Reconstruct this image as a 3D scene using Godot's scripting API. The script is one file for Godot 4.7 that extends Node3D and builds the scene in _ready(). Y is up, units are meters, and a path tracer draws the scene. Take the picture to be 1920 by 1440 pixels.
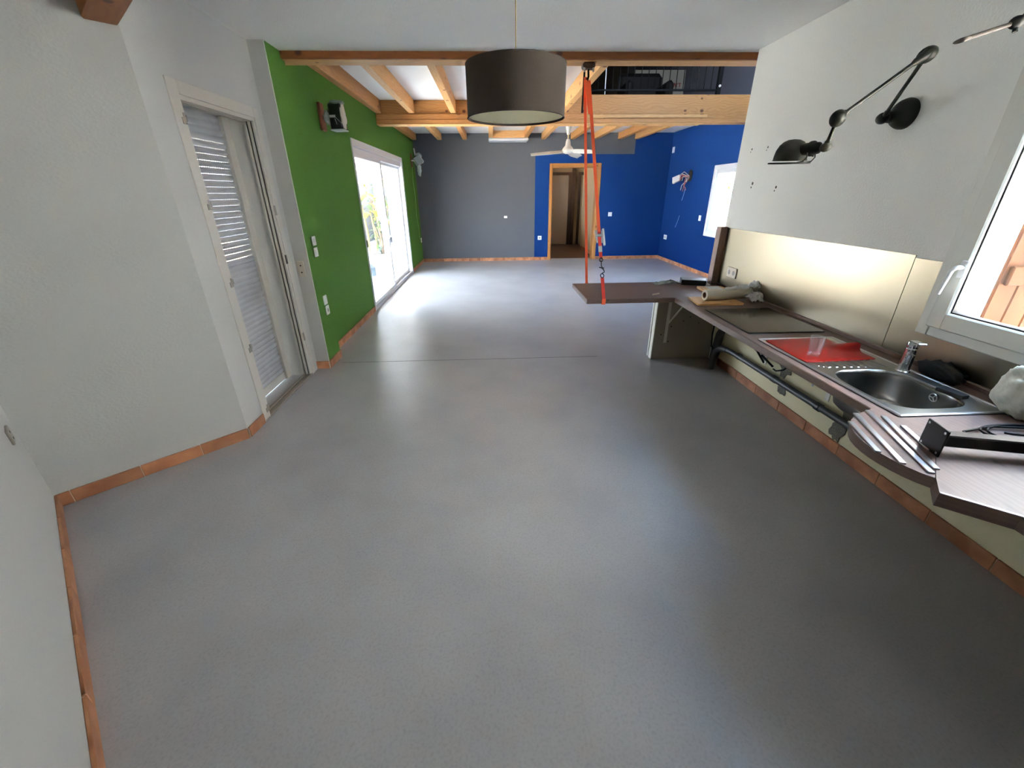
extends Node3D

const SKY_ENERGY := 30.0
const SUN_ENERGY := 270.0
const EXPOSURE := 1.5

# ---------------------------------------------------------------- mesh builder
class MB:
	var v := PackedVector3Array()
	var n := PackedVector3Array()
	var t := PackedVector2Array()

	func tri(a: Vector3, b: Vector3, c: Vector3, na: Vector3, nb: Vector3, nc: Vector3, ua := Vector2.ZERO, ub := Vector2.ZERO, uc := Vector2.ZERO) -> void:
		var g := (b - a).cross(c - a)
		if g.dot(na + nb + nc) > 0.0:
			v.append_array([a, c, b]); n.append_array([na, nc, nb]); t.append_array([ua, uc, ub])
		else:
			v.append_array([a, b, c]); n.append_array([na, nb, nc]); t.append_array([ua, ub, uc])

	func quad(a: Vector3, b: Vector3, c: Vector3, d: Vector3, m: Vector3, ua := Vector2.ZERO, ub := Vector2.ZERO, uc := Vector2.ZERO, ud := Vector2.ZERO) -> void:
		tri(a, b, c, m, m, m, ua, ub, uc)
		tri(a, c, d, m, m, m, ua, uc, ud)

	# a box with chamfered edges; "grain" is the axis that texture u runs along
	func box(c: Vector3, s: Vector3, bev := 0.0, grain := 0, B := Basis()) -> MB:
		var h := s * 0.5
		bev = minf(bev, minf(h.x, minf(h.y, h.z)) * 0.9)
		for ax in 3:
			var u := (ax + 1) % 3
			var w := (ax + 2) % 3
			for sg in [-1.0, 1.0]:
				var nn := Vector3.ZERO
				nn[ax] = sg
				var ps: Array[Vector3] = []
				var us: Array[Vector2] = []
				for k in [[-1, -1], [1, -1], [1, 1], [-1, 1]]:
					var p := Vector3.ZERO
					p[ax] = sg * h[ax]
					p[u] = k[0] * (h[u] - bev)
					p[w] = k[1] * (h[w] - bev)
					var q := c + p
					var gu := grain if grain != ax else u
					var gw := 3 - ax - gu
					us.append(Vector2(q[gu], q[gw] + q[ax] * 1.7 + sg * 0.13))
					ps.append(c + B * p)
				quad(ps[0], ps[1], ps[2], ps[3], B * nn, us[0], us[1], us[2], us[3])
		if bev > 0.0:
			for ax in 3:
				var u := (ax + 1) % 3
				var w := (ax + 2) % 3
				for su in [-1.0, 1.0]:
					for sw in [-1.0, 1.0]:
						var q: Array[Vector3] = []
						for k in [[-1, 0], [1, 0], [1, 1], [-1, 1]]:
							var p := Vector3.ZERO
							p[ax] = k[0] * (h[ax] - bev)
							p[u] = su * (h[u] - (bev if k[1] == 0 else 0.0))
							p[w] = sw * (h[w] - (0.0 if k[1] == 0 else bev))
							q.append(p)
						var nn := Vector3.ZERO
						nn[u] = su; nn[w] = sw
						var e: Array[Vector2] = []
						for p in q:
							e.append(Vector2((c + p)[grain], (c + p)[(grain + 1) % 3]))
						quad(c + B * q[0], c + B * q[1], c + B * q[2], c + B * q[3], (B * nn).normalized(), e[0], e[1], e[2], e[3])
			for sx in [-1.0, 1.0]:
				for sy in [-1.0, 1.0]:
					for sz in [-1.0, 1.0]:
						var o := Vector3(sx, sy, sz)
						var a := Vector3(sx * h.x, sy * (h.y - bev), sz * (h.z - bev))
						var b := Vector3(sx * (h.x - bev), sy * h.y, sz * (h.z - bev))
						var d := Vector3(sx * (h.x - bev), sy * (h.y - bev), sz * h.z)
						var m := (B * o).normalized()
						tri(c + B * a, c + B * b, c + B * d, m, m, m)
		return self

	# box between two corners
	func span(a: Vector3, b: Vector3, bev := 0.0, grain := 0) -> MB:
		return box((a + b) * 0.5, (b - a).abs(), bev, grain)

	# a bar of rectangular section from a to b; "up" fixes its roll
	func bar(a: Vector3, b: Vector3, w: float, h: float, bev := 0.0, up := Vector3.UP) -> MB:
		var z := (b - a).normalized()
		if absf(z.dot(up)) > 0.98:
			up = Vector3.RIGHT
		var x := up.cross(z).normalized()
		var y := z.cross(x)
		return box((a + b) * 0.5, Vector3(w, h, a.distance_to(b)), bev, 2, Basis(x, y, z))

	func tube(pts: Array, r: Variant, sides := 10, caps := true, closed := false) -> MB:
		var rings: Array = []
		var norms: Array = []
		var m := pts.size()
		var prev := Vector3.ZERO
		for i in m:
			var d: Vector3
			if closed:
				d = (pts[(i + 1) % m] - pts[(i + m - 1) % m]).normalized()
			else:
				d = (pts[mini(i + 1, m - 1)] - pts[maxi(i - 1, 0)]).normalized()
			var x := prev
			if x == Vector3.ZERO:
				x = Vector3.UP.cross(d) if absf(d.y) < 0.95 else Vector3.RIGHT.cross(d)
			x = (x - d * x.dot(d)).normalized()
			prev = x
			var y := d.cross(x)
			var rr: float = r[i] if r is Array else r
			var ring: Array[Vector3] = []
			var nr: Array[Vector3] = []
			for k in sides:
				var a := TAU * k / sides
				var o := x * cos(a) + y * sin(a)
				ring.append(pts[i] + o * rr)
				nr.append(o)
			rings.append(ring); norms.append(nr)
		var last := m if closed else m - 1
		for i in last:
			var j := (i + 1) % m
			for k in sides:
				var l := (k + 1) % sides
				var u0 := Vector2(i * 0.05, float(k) / sides * 0.1)
				tri(rings[i][k], rings[j][k], rings[j][l], norms[i][k], norms[j][k], norms[j][l], u0, u0, u0)
				tri(rings[i][k], rings[j][l], rings[i][l], norms[i][k], norms[j][l], norms[i][l], u0, u0, u0)
		if caps and not closed:
			for e in [[0, 1], [m - 1, m - 2]]:
				var nn: Vector3 = (pts[e[0]] - pts[e[1]]).normalized()
				for k in sides:
					tri(pts[e[0]], rings[e[0]][k], rings[e[0]][(k + 1) % sides], nn, nn, nn)
		return self

	# profile of (radius, height) turned round the y axis of X; corners sharper than 40 degrees stay sharp
	func lathe(prof: Array, X := Transform3D(), sides := 24, from := 0.0, to := TAU) -> MB:
		var m := prof.size()
		var sn: Array[Vector2] = []
		for i in m - 1:
			var d: Vector2 = prof[i + 1] - prof[i]
			sn.append(Vector2(d.y, -d.x).normalized())
		for i in m - 1:
			var n0 := sn[i]
			var n1 := sn[i]
			if i > 0 and sn[i - 1].dot(sn[i]) > 0.76:
				n0 = (sn[i - 1] + sn[i]).normalized()
			if i < m - 2 and sn[i + 1].dot(sn[i]) > 0.76:
				n1 = (sn[i + 1] + sn[i]).normalized()
			for k in sides:
				var a := from + (to - from) * k / sides
				var b := from + (to - from) * (k + 1) / sides
				var P := func(q: Vector2, w: float) -> Vector3: return X * Vector3(q.x * cos(w), q.y, q.x * sin(w))
				var N := func(q: Vector2, w: float) -> Vector3: return (X.basis * Vector3(q.x * cos(w), q.y, q.x * sin(w))).normalized()
				var ua := Vector2(a / TAU, prof[i].y)
				var ub := Vector2(b / TAU, prof[i].y)
				var uc := Vector2(b / TAU, prof[i + 1].y)
				var ud := Vector2(a / TAU, prof[i + 1].y)
				if prof[i].x > 1e-6:
					tri(P.call(prof[i], a), P.call(prof[i], b), P.call(prof[i + 1], b), N.call(n0, a), N.call(n0, b), N.call(n1, b), ua, ub, uc)
				if prof[i + 1].x > 1e-6:
					tri(P.call(prof[i], a), P.call(prof[i + 1], b), P.call(prof[i + 1], a), N.call(n0, a), N.call(n1, b), N.call(n1, a), ua, uc, ud)
		return self

	func ball(c: Vector3, r: Vector3, B := Basis(), sides := 16) -> MB:
		var p: Array = []
		for i in 11:
			var a := -PI / 2 + PI * i / 10
			p.append(Vector2(cos(a) if i > 0 and i < 10 else 0.0, sin(a)))
		return lathe(p, Transform3D(B * Basis.from_scale(r), c), sides)

	# polygon of (x, z) drawn up from y0 to y1 in the axes of X
	func prism(poly: PackedVector2Array, y0: float, y1: float, X := Transform3D(), smooth := false, grain_z := true) -> MB:
		var ix := Geometry2D.triangulate_polygon(poly)
		var uv := func(p: Vector2) -> Vector2: return Vector2(p.y, p.x) if grain_z else p
		for y in [y0, y1]:
			var nn := X.basis * (Vector3.UP if y == y1 else Vector3.DOWN)
			for i in range(0, ix.size(), 3):
				var a := poly[ix[i]]
				var b := poly[ix[i + 1]]
				var c := poly[ix[i + 2]]
				tri(X * Vector3(a.x, y, a.y), X * Vector3(b.x, y, b.y), X * Vector3(c.x, y, c.y), nn, nn, nn, uv.call(a), uv.call(b), uv.call(c))
		var cw := Geometry2D.is_polygon_clockwise(poly)
		var m := poly.size()
		var sn: Array[Vector3] = []
		for i in m:
			var d := (poly[(i + 1) % m] - poly[i]).normalized()
			var o := Vector3(d.y, 0, -d.x) * (-1.0 if cw else 1.0)
			sn.append(o)
		# orientation is tested rather than trusted
		var q := (poly[0] + poly[1]) * 0.5 + Vector2(sn[0].x, sn[0].z) * 1e-4
		if Geometry2D.is_point_in_polygon(q, poly):
			for i in m:
				sn[i] = -sn[i]
		var run := 0.0
		for i in m:
			var j := (i + 1) % m
			var a := poly[i]
			var b := poly[j]
			var na := sn[i]
			var nb := sn[i]
			if smooth:
				if sn[(i + m - 1) % m].dot(sn[i]) > 0.6:
					na = (sn[(i + m - 1) % m] + sn[i]).normalized()
				if sn[j].dot(sn[i]) > 0.6:
					nb = (sn[j] + sn[i]).normalized()
			na = X.basis * na
			nb = X.basis * nb
			var l := a.distance_to(b)
			var p0 := X * Vector3(a.x, y0, a.y)
			var p1 := X * Vector3(b.x, y0, b.y)
			var p2 := X * Vector3(b.x, y1, b.y)
			var p3 := X * Vector3(a.x, y1, a.y)
			tri(p0, p1, p2, na, nb, nb, Vector2(run, y0), Vector2(run + l, y0), Vector2(run + l, y1))
			tri(p0, p2, p3, na, nb, na, Vector2(run, y0), Vector2(run + l, y1), Vector2(run, y1))
			run += l
		return self

	# a grid of points (rows of equal length) as a smooth sheet; thick > 0 gives it a back and rim
	func sheet(g: Array, thick := 0.0) -> MB:
		var R := g.size()
		var K: int = g[0].size()
		var nm: Array = []
		for i in R:
			var row: Array[Vector3] = []
			for k in K:
				var du: Vector3 = g[i][mini(k + 1, K - 1)] - g[i][maxi(k - 1, 0)]
				var dv: Vector3 = g[mini(i + 1, R - 1)][k] - g[maxi(i - 1, 0)][k]
				row.append(dv.cross(du).normalized())
			nm.append(row)
		for side in ([0, 1] if thick > 0.0 else [0]):
			for i in R - 1:
				for k in K - 1:
					var P: Array[Vector3] = []
					var N: Array[Vector3] = []
					var U: Array[Vector2] = []
					for o in [[0, 0], [0, 1], [1, 1], [1, 0]]:
						var nn: Vector3 = nm[i + o[0]][k + o[1]]
						P.append(g[i + o[0]][k + o[1]] - nn * thick * side)
						N.append(nn if side == 0 else -nn)
						U.append(Vector2(float(k + o[1]) / (K - 1), float(i + o[0]) / (R - 1)))
					tri(P[0], P[1], P[2], N[0], N[1], N[2], U[0], U[1], U[2])
					tri(P[0], P[2], P[3], N[0], N[2], N[3], U[0], U[2], U[3])
		if thick > 0.0:
			var rim: Array = []
			for k in K: rim.append([0, k])
			for i in range(1, R): rim.append([i, K - 1])
			for k in range(K - 2, -1, -1): rim.append([R - 1, k])
			for i in range(R - 2, 0, -1): rim.append([i, 0])
			var mid: Vector3 = g[R / 2][K / 2]
			for s in rim.size():
				var a = rim[s]
				var b = rim[(s + 1) % rim.size()]
				var pa: Vector3 = g[a[0]][a[1]]
				var pb: Vector3 = g[b[0]][b[1]]
				var qa: Vector3 = pa - nm[a[0]][a[1]] * thick
				var qb: Vector3 = pb - nm[b[0]][b[1]] * thick
				var o := (pb - pa).cross(qa - pa).normalized()
				if o.dot((pa + pb) * 0.5 - mid) < 0: o = -o
				quad(pa, pb, qb, qa, o)
		return self

	func mesh(origin := Vector3.ZERO) -> ArrayMesh:
		var arr := []
		arr.resize(Mesh.ARRAY_MAX)
		var w := v.duplicate()
		if origin != Vector3.ZERO:
			for i in w.size():
				w[i] -= origin
		arr[Mesh.ARRAY_VERTEX] = w
		arr[Mesh.ARRAY_NORMAL] = n
		arr[Mesh.ARRAY_TEX_UV] = t
		var a := ArrayMesh.new()
		a.add_surface_from_arrays(Mesh.PRIMITIVE_TRIANGLES, arr)
		return a

# ---------------------------------------------------------------- naming and tagging
var taken := {}
var M := {}
var rng := RandomNumberGenerator.new()

func numbered(called: String) -> String:
	var k: int = taken.get(called, 0)
	taken[called] = k + 1
	return called if k == 0 else "%s_%03d" % [called, k]

func tag(o: Node3D, label: String, category: String, group := "") -> Node3D:
	o.set_meta("label", label)
	o.set_meta("category", category)
	if group: o.set_meta("group", group)
	return o

func thing(called: String, label: String, category: String, at: Vector3, group := "") -> Node3D:
	var o := Node3D.new()
	o.name = numbered(called)
	add_child(o, true)
	o.position = at
	return tag(o, label, category, group)

func origin_of(o: Node) -> Vector3:
	var p := Vector3.ZERO
	while o is Node3D and o != self:
		p += o.position
		o = o.get_parent()
	return p

# commits world-space geometry as one mesh under parent
func obj(called: String, mb: MB, m: Material, parent: Node3D = null, label := "") -> MeshInstance3D:
	var o := MeshInstance3D.new()
	var top := parent == null
	o.name = numbered(called) if top else called
	o.mesh = mb.mesh(Vector3.ZERO if top else origin_of(parent))
	o.material_override = m
	if label: o.set_meta("label", label)
	(self if top else parent).add_child(o, true)
	return o

func struct(called: String, mb: MB, m: Material) -> MeshInstance3D:
	var o := obj(called, mb, m)
	o.set_meta("kind", "structure")
	return o

func struct_node(called: String) -> Node3D:
	var o := Node3D.new()
	o.name = numbered(called)
	add_child(o, true)
	o.set_meta("kind", "structure")
	return o

func single(called: String, mb: MB, m: Material, label: String, category: String, group := "") -> MeshInstance3D:
	var o := obj(called, mb, m)
	tag(o, label, category, group)
	return o

# ---------------------------------------------------------------- materials
func col(r: int, g: int, b: int) -> Color:
	return Color(r / 255.0, g / 255.0, b / 255.0)

func mat(key: String, c: Color, rough := 0.8, metal := 0.0) -> StandardMaterial3D:
	var m := StandardMaterial3D.new()
	m.resource_name = key
	m.albedo_color = c
	m.roughness = rough
	m.metallic = metal
	M[key] = m
	return m

func noise_tex(seed_: int, freq: float, ramp: Array, size := 512, octaves := 4, normal := false, bump := 4.0) -> NoiseTexture2D:
	var f := FastNoiseLite.new()
	f.seed = seed_
	f.frequency = freq
	f.fractal_octaves = octaves
	var t := NoiseTexture2D.new()
	t.width = size; t.height = size
	t.seamless = true
	t.noise = f
	if normal:
		t.as_normal_map = true
		t.bump_strength = bump
	else:
		var g := Gradient.new()
		g.offsets = PackedFloat32Array(ramp.map(func(x): return x[0]))
		g.colors = PackedColorArray(ramp.map(func(x): return x[1]))
		t.color_ramp = g
	return t

# pine or laminate boards: u runs along the grain; two metres by half a metre
func wood_tex(seed_: int, light: Color, dark: Color, knot: Color, knots: int, streak: float) -> ImageTexture:
	var W := 768
	var H := 256
	var f := FastNoiseLite.new()
	f.seed = seed_
	f.frequency = 0.012
	f.fractal_octaves = 3
	var r := RandomNumberGenerator.new()
	r.seed = seed_
	var ks: Array = []
	for i in knots:
		ks.append([r.randf_range(30, W - 30), r.randf_range(15, H - 15), r.randf_range(5, 11)])
	var im := Image.create(W, H, false, Image.FORMAT_RGB8)
	for y in H:
		for x in W:
			var bend := f.get_noise_2d(x * 0.35, y * 1.0) * 22.0
			var yy := y + bend
			var kd := 0.0
			for k in ks:
				var dx: float = (x - k[0]) / 2.2
				var dy: float = y - k[1]
				var d2: float = (dx * dx + dy * dy) / (k[2] * k[2])
				if d2 < 16.0:
					yy += signf(dy) * k[2] * 1.6 * exp(-d2 * 0.35)
					var e: float = ((x - k[0]) * (x - k[0]) * 0.55 + dy * dy) / (k[2] * k[2])
					kd = maxf(kd, clampf(1.25 - e, 0.0, 1.0))
			var ring := 0.5 + 0.5 * sin(yy * 0.42 + f.get_noise_2d(x * 0.1, 900.0 + y * 0.2) * 6.0)
			var fine := f.get_noise_2d(x * 0.6 + 300.0, y * 14.0) * 0.5 + 0.5
			var edge := 1.0
			var s := clampf((ring * 0.55 + fine * 0.45 - 0.3) * streak, 0.0, 1.0) * edge
			im.set_pixel(x, y, light.lerp(dark, s).lerp(knot, kd))
	im.generate_mipmaps()
	return ImageTexture.create_from_image(im)

func tri_map(m: StandardMaterial3D, s: Vector3, world := true) -> StandardMaterial3D:
	m.uv1_triplanar = true
	m.uv1_world_triplanar = world
	m.uv1_scale = s
	return m

func _ready() -> void:
	rng.seed = 7
	# ---- camera
	var cam := Camera3D.new()
	cam.name = "camera"
	add_child(cam)
	cam.position = Vector3(0, 1.5, 0)
	cam.rotation = Vector3(-0.430025, -0.042159, -0.009532)
	cam.fov = 85.484
	cam.near = 0.03
	cam.far = 200.0
	cam.current = true
	# ---- sky, exposure
	var we := WorldEnvironment.new()
	we.name = "world_environment"
	var env := Environment.new()
	env.background_mode = Environment.BG_SKY
	var sm := ProceduralSkyMaterial.new()
	sm.sky_top_color = Color(0.66, 0.82, 1.0)
	sm.sky_horizon_color = Color(0.92, 0.955, 1.0)
	sm.sky_curve = 0.25
	sm.ground_bottom_color = Color(0.55, 0.53, 0.5)
	sm.ground_horizon_color = Color(0.85, 0.86, 0.88)
	sm.sky_energy_multiplier = 1.0
	sm.ground_energy_multiplier = 0.6
	sm.sun_angle_max = 3.0
	var sky := Sky.new()
	sky.sky_material = sm
	env.sky = sky
	env.background_energy_multiplier = SKY_ENERGY
	env.tonemap_mode = Environment.TONE_MAPPER_LINEAR
	env.tonemap_exposure = EXPOSURE
	env.sdfgi_enabled = true
	env.ssao_enabled = true
	env.ssil_enabled = true
	we.environment = env
	add_child(we)
	# ---- sun, high behind the house front, so that it lights the yard but not the rooms
	var sun := DirectionalLight3D.new()
	sun.name = "sun"
	sun.light_energy = SUN_ENERGY
	sun.light_color = Color(1.0, 0.95, 0.87)
	sun.light_angular_distance = 0.6
	sun.shadow_enabled = true
	add_child(sun)
	sun.look_at_from_position(Vector3(-2.6, 6.0, -2.0), Vector3.ZERO)

	make_materials()
	build_shell()
	build_baseboards()
	build_timber()
	build_doors_and_windows()
	build_upstairs()
	build_outdoors()
	build_worktop()
	build_on_worktop()
	build_under_worktop()
	build_lamps()
	build_fan()
	build_strap()
	build_switches()

func make_materials() -> void:
	var W := Color.WHITE
	var plaster := noise_tex(3, 0.09, [], 512, 4, true, 1.6)
	var stucco := noise_tex(5, 0.13, [], 512, 3, true, 5.0)
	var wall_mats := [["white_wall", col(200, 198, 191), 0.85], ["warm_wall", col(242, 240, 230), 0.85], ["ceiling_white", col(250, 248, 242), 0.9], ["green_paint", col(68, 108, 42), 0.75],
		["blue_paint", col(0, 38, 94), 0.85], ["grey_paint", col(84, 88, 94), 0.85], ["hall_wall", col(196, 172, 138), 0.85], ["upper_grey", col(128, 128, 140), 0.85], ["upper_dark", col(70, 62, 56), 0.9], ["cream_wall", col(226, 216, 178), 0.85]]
	for w in wall_mats:
		var m := mat(w[0], w[1], w[2])
		if w[0] in ["blue_paint", "green_paint", "grey_paint"]: m.metallic_specular = 0.25
		m.normal_enabled = true
		m.normal_texture = stucco if w[0] == "green_paint" else plaster
		m.normal_scale = 0.55 if w[0] == "green_paint" else 0.35
		tri_map(m, Vector3.ONE * 1.4)
	var fl := mat("floor_resin", col(181, 180, 180), 0.36)
	fl.albedo_texture = noise_tex(11, 0.006, [[0.0, col(232, 232, 234)], [0.5, col(246, 246, 246)], [1.0, W]], 512, 4)
	fl.detail_enabled = true
	fl.detail_blend_mode = BaseMaterial3D.BLEND_MODE_MUL
	fl.detail_albedo = noise_tex(12, 0.4, [[0.0, col(232, 232, 232)], [0.5, W], [1.0, W]], 512, 2)
	fl.roughness_texture = noise_tex(13, 0.01, [[0.0, Color(0.85, 0.85, 0.85)], [1.0, W]], 256, 3)
	tri_map(fl, Vector3.ONE * 0.4)
	mat("floor_joint", col(58, 57, 56), 0.7)
	var tl_tex := noise_tex(21, 0.012, [[0.0, col(150, 100, 70)], [0.5, col(184, 132, 96)], [1.0, col(206, 158, 120)]], 256, 4)
	for k in 3:
		var t := mat("tile_%d" % k, [col(216, 206, 200), col(232, 222, 214), col(250, 238, 228)][k], 0.55)
		t.albedo_texture = tl_tex
		tri_map(t, Vector3.ONE * [1.6, 2.1, 1.9][k])
	mat("grout", col(196, 178, 158), 0.9)
	var pine := wood_tex(31, col(220, 182, 130), col(196, 152, 100), col(120, 76, 44), 5, 0.9)
	var pine_2 := wood_tex(32, col(214, 172, 118), col(188, 142, 92), col(112, 70, 40), 7, 0.95)
	for k in 3:
		var p := mat("pine_%d" % k, [col(222, 200, 170), col(242, 226, 202), col(226, 202, 176)][k], 0.6)
		p.albedo_texture = pine if k == 1 else pine_2
		p.uv1_scale = Vector3(0.55, 1.7, 1) if k != 2 else Vector3(0.45, 1.5, 1)
	var old := mat("dark_beam", col(150, 116, 82), 0.65)
	old.albedo_texture = pine_2
	old.uv1_scale = Vector3(0.5, 1.5, 1)
	var lam := wood_tex(41, col(138, 122, 115), col(118, 102, 95), col(104, 88, 80), 3, 0.9)
	var wt := mat("laminate", col(212, 202, 200), 0.45)
	wt.metallic_specular = 0.4
	wt.albedo_texture = lam
	wt.uv1_scale = Vector3(0.5, 2.6, 1)
	var we := mat("laminate_edge", col(212, 196, 184), 0.4)
	we.albedo_texture = lam
	we.uv1_scale = Vector3(1.2, 2.6, 1)
	var en := mat("end_wood", col(236, 214, 196), 0.5)
	en.albedo_texture = lam
	en.uv1_scale = Vector3(1.2, 2.6, 1)
	var oak := mat("door_oak", col(198, 168, 128), 0.5)
	oak.albedo_texture = pine
	oak.uv1_scale = Vector3(0.6, 2.2, 1)
	var hf := mat("hall_floor", col(150, 118, 92), 0.4)
	hf.albedo_texture = lam
	tri_map(hf, Vector3(0.6, 0.6, 0.6))
	mat("door_beige", col(206, 186, 152), 0.55)
	mat("door_grey", col(176, 158, 138), 0.6)
	mat("dark_frame", col(58, 38, 26), 0.5)
	mat("white_pvc", col(232, 233, 234), 0.35)
	mat("kitchen_pvc", col(222, 220, 206), 0.4)
	mat("frame_steel", col(206, 200, 188), 0.5)
	mat("rail_dark", col(86, 80, 74), 0.5, 0.3)
	var al := mat("shutter_alu", col(206, 206, 206), 0.36, 0.0)
	al.albedo_texture = noise_tex(51, 0.01, [[0.0, col(225, 225, 225)], [1.0, W]], 256, 3)
	tri_map(al, Vector3.ONE * 1.5)
	mat("hinge_metal", col(158, 152, 140), 0.45, 0.6)
	mat("black_plastic", col(18, 18, 18), 0.45)
	mat("gasket", col(22, 22, 24), 0.7)
	var gl := mat("pane", Color(0.93, 0.97, 0.96, 0.05), 0.0)
	gl.transparency = BaseMaterial3D.TRANSPARENCY_ALPHA
	gl.metallic_specular = 0.5
	mat("switch_white", col(236, 234, 230), 0.4)
	mat("switch_beige", col(205, 196, 178), 0.5)
	mat("switch_grey", col(150, 148, 142), 0.5)
	mat("brushed_steel", col(146, 137, 118), 0.31, 1.0)
	mat("sink_steel", col(165, 164, 160), 0.28, 1.0)
	mat("sink_bowl", col(138, 136, 132), 0.27, 1.0)
	mat("chrome", col(225, 225, 228), 0.06, 1.0)
	mat("bright_steel", col(210, 212, 216), 0.3, 1.0)
	mat("dark_iron", col(30, 29, 27), 0.6).metallic_specular = 0.3
	mat("iron_light", col(74, 68, 62), 0.6).metallic_specular = 0.3
	mat("hob_glass", col(18, 21, 12), 0.14).metallic_specular = 0.28
	mat("red_plastic", col(122, 14, 10), 0.42).metallic_specular = 0.35
	var board := mat("board_wood", col(228, 186, 130), 0.55)
	board.albedo_texture = pine
	board.uv1_scale = Vector3(1.5, 4.0, 1)
	board.albedo_color = col(244, 232, 214)
	mat("film_white", col(222, 212, 188), 0.35)
	var fs := mat("film_sheet", Color(0.97, 0.96, 0.93, 0.6), 0.4)
	fs.transparency = BaseMaterial3D.TRANSPARENCY_ALPHA
	mat("cardboard", col(120, 86, 58), 0.8)
	mat("black_tray", col(16, 20, 20), 0.4)
	mat("tray_grey", col(150, 156, 158), 0.4)
	mat("paper_white", col(226, 228, 228), 0.8)
	mat("rag_grey", col(150, 160, 150), 0.9)
	mat("scourer", col(14, 14, 13), 0.95)
	mat("bag_white", col(222, 220, 204), 0.6)
	mat("steel_black", col(9, 9, 10), 0.35).metallic_specular = 0.35
	mat("pipe_grey", col(56, 57, 58), 0.45)
	mat("pipe_dark", col(40, 41, 44), 0.45)
	mat("cable_black", col(10, 10, 10), 0.6).metallic_specular = 0.25
	var mo := mat("mortar", col(150, 146, 132), 0.95)
	mo.albedo_texture = noise_tex(71, 0.05, [[0.0, col(120, 120, 116)], [1.0, W]], 256, 4)
	tri_map(mo, Vector3.ONE * 6.0)
	mat("bracket_white", col(214, 208, 196), 0.5)
	mat("board_panel", col(150, 140, 124), 0.75)
	mat("panel_edge", col(226, 222, 206), 0.6)
	var sh := mat("shade_fabric", col(42, 34, 27), 0.95)
	sh.rim_enabled = true
	sh.rim = 0.3
	sh.normal_enabled = true
	sh.normal_texture = noise_tex(81, 0.5, [], 256, 1, true, 2.0)
	sh.normal_scale = 0.3
	sh.uv1_scale = Vector3(6, 6, 1)
	var df := mat("diffuser", col(232, 222, 176), 0.6)
	df.backlight_enabled = true
	df.backlight = Color(0.4, 0.38, 0.3)
	mat("cord_gold", col(188, 168, 120), 0.5)
	mat("fan_white", col(226, 222, 208), 0.4)
	mat("strap_orange", col(255, 104, 56), 0.6)
	mat("strap_red", col(214, 46, 26), 0.6)
	mat("buckle_white", col(240, 238, 230), 0.4)
	mat("zinc", col(190, 190, 184), 0.35, 0.8)
	mat("clear_wrap", col(176, 190, 190), 0.25)
	var cw := mat("wrap_sheet", Color(0.85, 0.9, 0.9, 0.45), 0.3)
	cw.transparency = BaseMaterial3D.TRANSPARENCY_ALPHA
	mat("lamp_dark", col(22, 24, 18), 0.5).metallic_specular = 0.3
	mat("rust_plate", col(112, 62, 42), 0.7)
	mat("wire_red", col(178, 92, 74), 0.5)
	mat("wire_pale", col(196, 190, 184), 0.5)
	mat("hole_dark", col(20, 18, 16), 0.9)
	mat("scratch_pale", col(120, 140, 178), 0.8)
	mat("green_scratch", col(122, 162, 96), 0.8)
	mat("upper_black", col(14, 13, 12), 0.8)
	mat("upper_board", col(150, 146, 134), 0.8)
	mat("letter_red", col(120, 30, 26), 0.7)
	mat("rail_black", col(14, 14, 15), 0.6).metallic_specular = 0.25
	mat("rail_bright", col(190, 190, 190), 0.3, 0.8)
	mat("exterior_white", col(236, 236, 232), 0.85)
	mat("patio_stone", col(236, 232, 224), 0.85)
	mat("patio_joint", col(164, 156, 146), 0.9)
	var ow := mat("orange_wood", col(38, 17, 1), 0.8)
	ow.albedo_texture = noise_tex(91, 0.02, [[0.0, col(196, 190, 180)], [1.0, W]], 256, 4)
	ow.uv1_scale = Vector3(0.5, 6.0, 1)
	ow.metallic_specular = 0.15
	mat("jug_blue", col(22, 52, 70), 0.5)
	mat("jug_pale", col(52, 74, 86), 0.5)
	mat("pot_white", col(196, 196, 188), 0.7)
	mat("soil", col(78, 62, 48), 0.95)
	mat("stem_yellow", col(128, 112, 50), 0.7)
	for l in [["leaf_green", col(52, 84, 20)], ["leaf_yellow", col(110, 100, 18)], ["leaf_dark", col(24, 46, 20)]]:
		var m := mat(l[0], l[1], 0.6)
		m.backlight_enabled = true
		m.backlight = Color(0.25, 0.28, 0.1)
	mat("trunk", col(112, 90, 68), 0.9)
	mat("yard_wall", col(104, 110, 118), 0.9)
	mat("blue_grey_wall", col(66, 68, 84), 0.9)
	var g2 := mat("drinking_glass", Color(0.95, 0.97, 0.97, 0.03), 0.0)
	g2.transparency = BaseMaterial3D.TRANSPARENCY_ALPHA
	g2.metallic_specular = 0.6
	mat("rail_grey", col(176, 176, 178), 0.4)

# ---------------------------------------------------------------- the house
const XL := -1.68      # green wall
const XK := 2.116      # kitchen wall
const XR := 4.1        # blue wall
const ZB := -10.55     # back wall

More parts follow.
